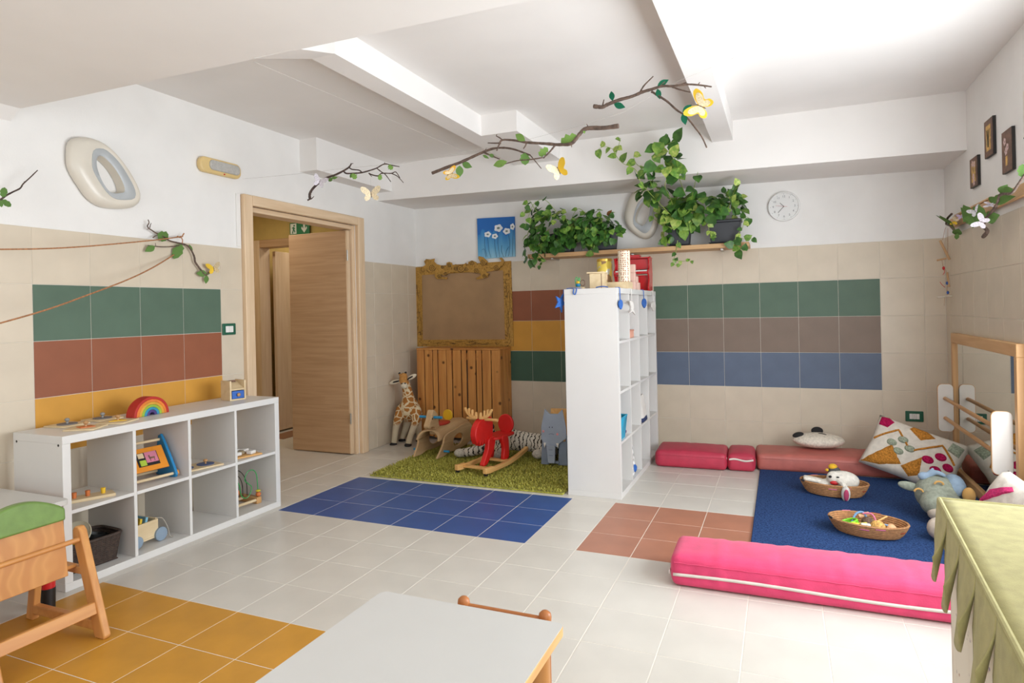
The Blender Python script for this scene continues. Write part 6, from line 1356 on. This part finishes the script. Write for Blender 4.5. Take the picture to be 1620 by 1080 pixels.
sp = N.new('ShaderNodeSeparateColor'); L.new(v.outputs['Color'], sp.inputs[0]); r1 = ramp(N, [(0, '9a7a5a'), (.16, 'e3c95a'), (.62, 'ead27a'), (.82, 'c9c2b0'), (.92, 'b56a4a')], 'CONSTANT'); L.new(sp.outputs[0], r1.inputs[0]); L.new(r1.outputs[0], bs.inputs['Base Color'])
t = thing('yellow_tin', 'tall yellow printed tin behind the wooden box on the tall shelf', 'tin', (2.475, -1.20, ZT)); MB().lathe([(.058, 0), (.060, .004), (.060, .225), (.058, .23)], 32).build('can', m, t); MB().lathe([(.0615, .225), (.0615, .243), (.058, .247)], 32).build('lid', plain('gold_lid', 'c9a24a', .3, .02, metal=.7), t)
t = thing('wooden_tray', 'shallow pale wooden crate under the patterned tube', 'crate', (2.60, -1.26, ZT)); 
for a, b_ in (((-.09, -.09, 0), (.09, .09, .008)), ((-.09, -.09, .008), (.09, -.080, .055)), ((-.09, .080, .008), (.09, .09, .055)), ((-.09, -.08, .008), (-.08, .08, .055)), ((.08, -.08, .008), (.09, .08, .055))): MB().b2(a, b_).build('board', M_PALEW, t, bevel=.001)
MB().b2((-.079, -.079, .045), (.079, .079, .0545)).build('inset', M_PALEW, t)
m, N, L, bs = nt('patterned_paper', .6); tc = N.new('ShaderNodeTexCoord'); mp = N.new('ShaderNodeMapping'); mp.inputs['Scale'].default_value = (1, 1, 1); L.new(tc.outputs['UV'], mp.inputs[0])
v = N.new('ShaderNodeTexVoronoi'); v.inputs['Scale'].default_value = 62; v.inputs['Randomness'].default_value = .35; L.new(tc.outputs['Object'], v.inputs['Vector']); r1 = ramp(N, [(.28, '9a5a3a'), (.36, 'e6d8c2')]); L.new(v.outputs['Distance'], r1.inputs[0]); L.new(r1.outputs[0], bs.inputs['Base Color'])
t = thing('paper_tube', 'tall patterned paper tube standing on the crate', 'tube', (2.655, -1.30, ZT+.0555)); MB().lathe([(.045, 0), (.046, .003), (.046, .232), (.045, .236), (.040, .236), (.039, .20)], 32).build('wrap', m, t); MB().lathe([(.030, .195), (.039, .2005)], 24).build('closed_end', M_KRAFT, t)
M_PBL = plain('blush_block', 'd9b5a6', .6, .04); 
for nm, lab, p, d in (('blush_block', 'lower blush pink block right of the toy piano', (2.652, -.93, ZT+.03), (.082, .082, .060)), ('blush_block', 'upper smaller blush pink block beside the toy piano', (2.650, -.93, ZT+.0865), (.062, .062, .052))):
    o = MB().box((0, 0, 0), d).build(nm, M_PBL, bevel=.004, loc=p); tag(o, lab, 'block', 'blush pink blocks')
for i in range(3): tag(MB().box((0, 0, 0), (.052, .052, .066)).build('blush_block', M_PBL, bevel=.004, loc=(2.672, -1.10, ZT+.033+i*.0665)), ('bottom', 'middle', 'top')[i]+' block of the slim blush tower behind the patterned tube', 'block', 'blush pink blocks')
M_PRED = plain('piano_red', 'b3151c', .25, .02)
t = thing('toy_piano', 'red toy upright piano on the far end of the tall shelf', 'toy piano', (2.545, -.52, ZT)); pr_ = [(0, 0), (.018, 0), (.03, .04), (.05, .09), (.05, .145), (-.045, .15), (-.05, .175), (.01, .19), (.035, .215), (.03, .27), (.11, .28), (.11, 0)]
for x in (-.155, .143): MB().prism(bez2([(-.035, 0), (-.03, .06), (-.01, .10), (-.03, .135), (-.045, .15), (-.045, .185), (-.02, .19), (.0, .22), (-.012, .27), (-.012, .29), (.12, .29), (.12, 0)], 2), 0, .014, Mt(x, 0, 0) @ axes((0, 0, 0), (0, 1, 0), (1, 0, 0), (0, 0, 1))).build('side', M_PRED, t, bevel=.003)
MB().b2((-.141, .01, .0), (.143, .11, .14)).build('lower_panel', M_PRED, t, bevel=.002); MB().b2((-.141, .015, .19), (.143, .11, .285)).build('upper_panel', M_PRED, t, bevel=.002); MB().b2((-.16, -.02, .288), (.162, .125, .298)).build('lid', M_PRED, t, bevel=.003); MB().b2((-.08, .0, .2985), (.07, .08, .322)).build('music_rest', M_PRED, t, bevel=.003)
kbd = MB().b2((-.141, -.045, .15), (.143, .11, .172)).build('key_bed', M_PRED, t, bevel=.002)
for i in range(14): MB().b2((-.138+i*.02, -.042, .1722), (-.1195+i*.02, .012, .182)).build('key', M_WPL, kbd, smooth=False)
for i in range(13):
    if i % 7 not in (2, 6): MB().b2((-.124+i*.02, -.02, .1822), (-.113+i*.02, .012, .19)).build('black_key', M_BLKPL, kbd, smooth=False)
# felt garland
M_FBL = plain('cobalt_felt', '2f62ae', .9, .08, 50, bump=.5, bscale=160); M_FWH = plain('white_felt', 'dcd8d2', .9, .04, 40)
XF = TSX+.006
def pendant(label, y, zt, zb, w_, mt, poly, str_top=TSH-.001):
    t = thing('felt_pendant', label, 'pendant', (XF, y, str_top), 0, 'felt pendants along the tall shelf')
    MB().tube([(-.03, 0, .003), (.0, 0, .002), (.003, 0, -.01), (.004, 0, zt-str_top)], .0035, 6).build('string', mt, t)
    h_ = zt-zb; MB().prism([(x*w_, zt-str_top-h_+z_*h_) for x, z_ in poly], -.005, .005, axes((.006, 0, 0), (0, 1, 0), (1, 0, 0), (0, 0, 1))).build('felt_shape', mt, t, bevel=.002)
LEAF = bez2([(0, 0), (.5, .35), (.5, .75), (.1, 1), (-.4, .85), (-.5, .4)], 3); BIRD = bez2([(-.5, .15), (-.1, .42), (-.35, .95), (.1, .9), (.25, .55), (.2, .35), (.5, 0), (0, .22)], 3)
def yat(u): return at(u, 470, x=XF).y
pendant('blue felt leaf on the nearest end of the tall shelf', -1.70, 1.405, 1.335, .10, M_FBL, LEAF); pendant('white felt bird hanging from the tall shelf edge', -1.33, 1.40, 1.29, .22, M_FWH, BIRD); pendant('blue felt leaf between the two white felt pendants', -.86, 1.42, 1.34, .16, M_FBL, LEAF); pendant('small white felt leaf nearest the back wall', -.45, 1.40, 1.31, .18, M_FWH, LEAF)
t = thing('felt_star', 'blue felt star dangling on the left side of the tall shelf', 'pendant', (2.290, -1.69, 1.47)); star = [((.07 if i % 2 == 0 else .03)*math.sin(2*PI*i/10), -.085+(.075 if i % 2 == 0 else .03)*math.cos(2*PI*i/10)) for i in range(10)]
MB().prism(star, -.006, .006, Mr(math.radians(68), 'Z') @ Mr(math.radians(25), 'Y')).build('felt_shape', M_FBL, t, bevel=.002); MB().tube([(.02, 0, .022), (.0, 0, .018), (0, 0, -.03)], .003, 6).build('string', M_FBL, t)
t = thing('felt_ribbon', 'blue felt ribbon with loop draped over the front top edge of the tall shelf', 'ribbon', (2.40, -1.735, ZT)); MB().tube(bez([(-.07, .0, .004), (-.02, -.006, .006), (.04, -.004, .004)], 6), .006, 6, flat=.5).build('band', M_FBL, t); MB().tube(bez([(-.012, -.012, .0), (-.016, -.016, -.03), (-.002, -.016, -.04), (.008, -.014, -.01), (.006, -.008, .006)], 6), .004, 6).build('loop', M_FBL, t)
tag(MB().tube(bez([(-.04, 0, 0), (0, -.004, .006), (.03, .002, .004), (.045, -.004, 0)], 6), .007, 6, flat=.6).build('felt_ribbon', M_FBL, loc=(2.585, -1.72, ZT+.005)), 'short blue felt ribbon on top of the tall shelf beside the wooden box', 'ribbon')
# inside
y0, y1, z = tallcell(1, 3); t = thing('pink_basket', 'small pink box in the top row of the tall shelf', 'box', (2.60, y0+.17, z)); MB().b2((-.07, -.08, 0), (.075, .08, .055)).build('box', plain('pink_card', 'd9a08a', .6), t, bevel=.003); MB().ring_prism(rrect(-.073, .05, .078, .062, .004, 2), rrect(-.068, .053, .073, .059, .002, 2), -.083, .083).build('rim', plain('pink_card_rim', 'c98a76', .6), t)
y0, y1, z = tallcell(0, 1); t = thing('teal_bin', 'teal storage bin in the near compartment of the tall shelf', 'bin', (2.605, y0+.135, z)); M_TEAL = plain('teal_fabric', '1f93b5', .6, .05)
b = MB(); b.add([(-.09, -.11, 0), (.075, -.11, 0), (.075, .06, 0), (-.09, .06, 0), (-.10, -.125, .16), (.09, -.125, .16), (.09, .08, .16), (-.10, .08, .16)], [(0, 1, 2, 3), (0, 4, 5, 1), (1, 5, 6, 2), (2, 6, 7, 3), (3, 7, 4, 0)]); b.build('tub', M_TEAL, t, solid=.006); MB().tube([(-.10, -.125, .16), (.09, -.125, .16), (.09, .08, .16), (-.10, .08, .16)], .006, 6, closed=True).build('rim', M_TEAL, t)
tag(MB().ell((0, 0, .022), (.035, .045, .022), 14, 8).build('purple_toy', plain('purple_felt', '6a3a63', .8), loc=(2.64, y0+.275, z)), 'small purple toy beside the teal bin', 'toy')
y0, y1, z = tallcell(2, 1); t = thing('tote_bag', 'white cloth bag with navy base in the tall shelf', 'bag', (2.612, y0+.17, z)); M_TOTE = plain('white_cotton', 'dedad4', .9, .03, 20, bump=.4, bscale=40)
def bag(u, w_): 
    a = 2*PI*u; q = (abs(math.cos(a))**5+abs(math.sin(a))**5)**(-.2); k = 1-.06*math.sin(PI*w_)*math.sin(5*a); return (.085*q*k*math.cos(a)*(1-.35*w_), .13*q*k*math.sin(a), .003+.21*w_+.006*math.sin(4*a)*w_)
MB().grid(bag, 40, 10).build('cloth', M_TOTE, t, solid=.003); MB().grid(lambda u, w_: tuple(c_*1.015 if i < 2 else c_ for i, c_ in enumerate(bag(u, w_*.16))), 40, 3).build('navy_base', plain('navy_base', '25345c', .8), t, solid=.003)
y0, y1, z = tallcell(1, 0); t = thing('paper_stack', 'rumpled black and white printed bag in the bottom row of the tall shelf', 'bag', (2.60, y0+.17, z)); M_BWP = MATS['tiger']
MB().grid(lambda u, w_: (.075*math.cos(2*PI*u)*(1+.1*math.sin(9*u*PI))*(1-.3*w_), .11*math.sin(2*PI*u)*(1+.1*math.sin(7*u*PI)), .002+.20*w_+.015*math.sin(12*u)), 30, 8).build('printed_cloth', plain('printed_white', 'd3cfc8', .8, .35, 30), t, solid=.003); MB().ell((.06, .02, .04), (.03, .05, .035), 12, 8).build('blue_print', M_FBL, t)
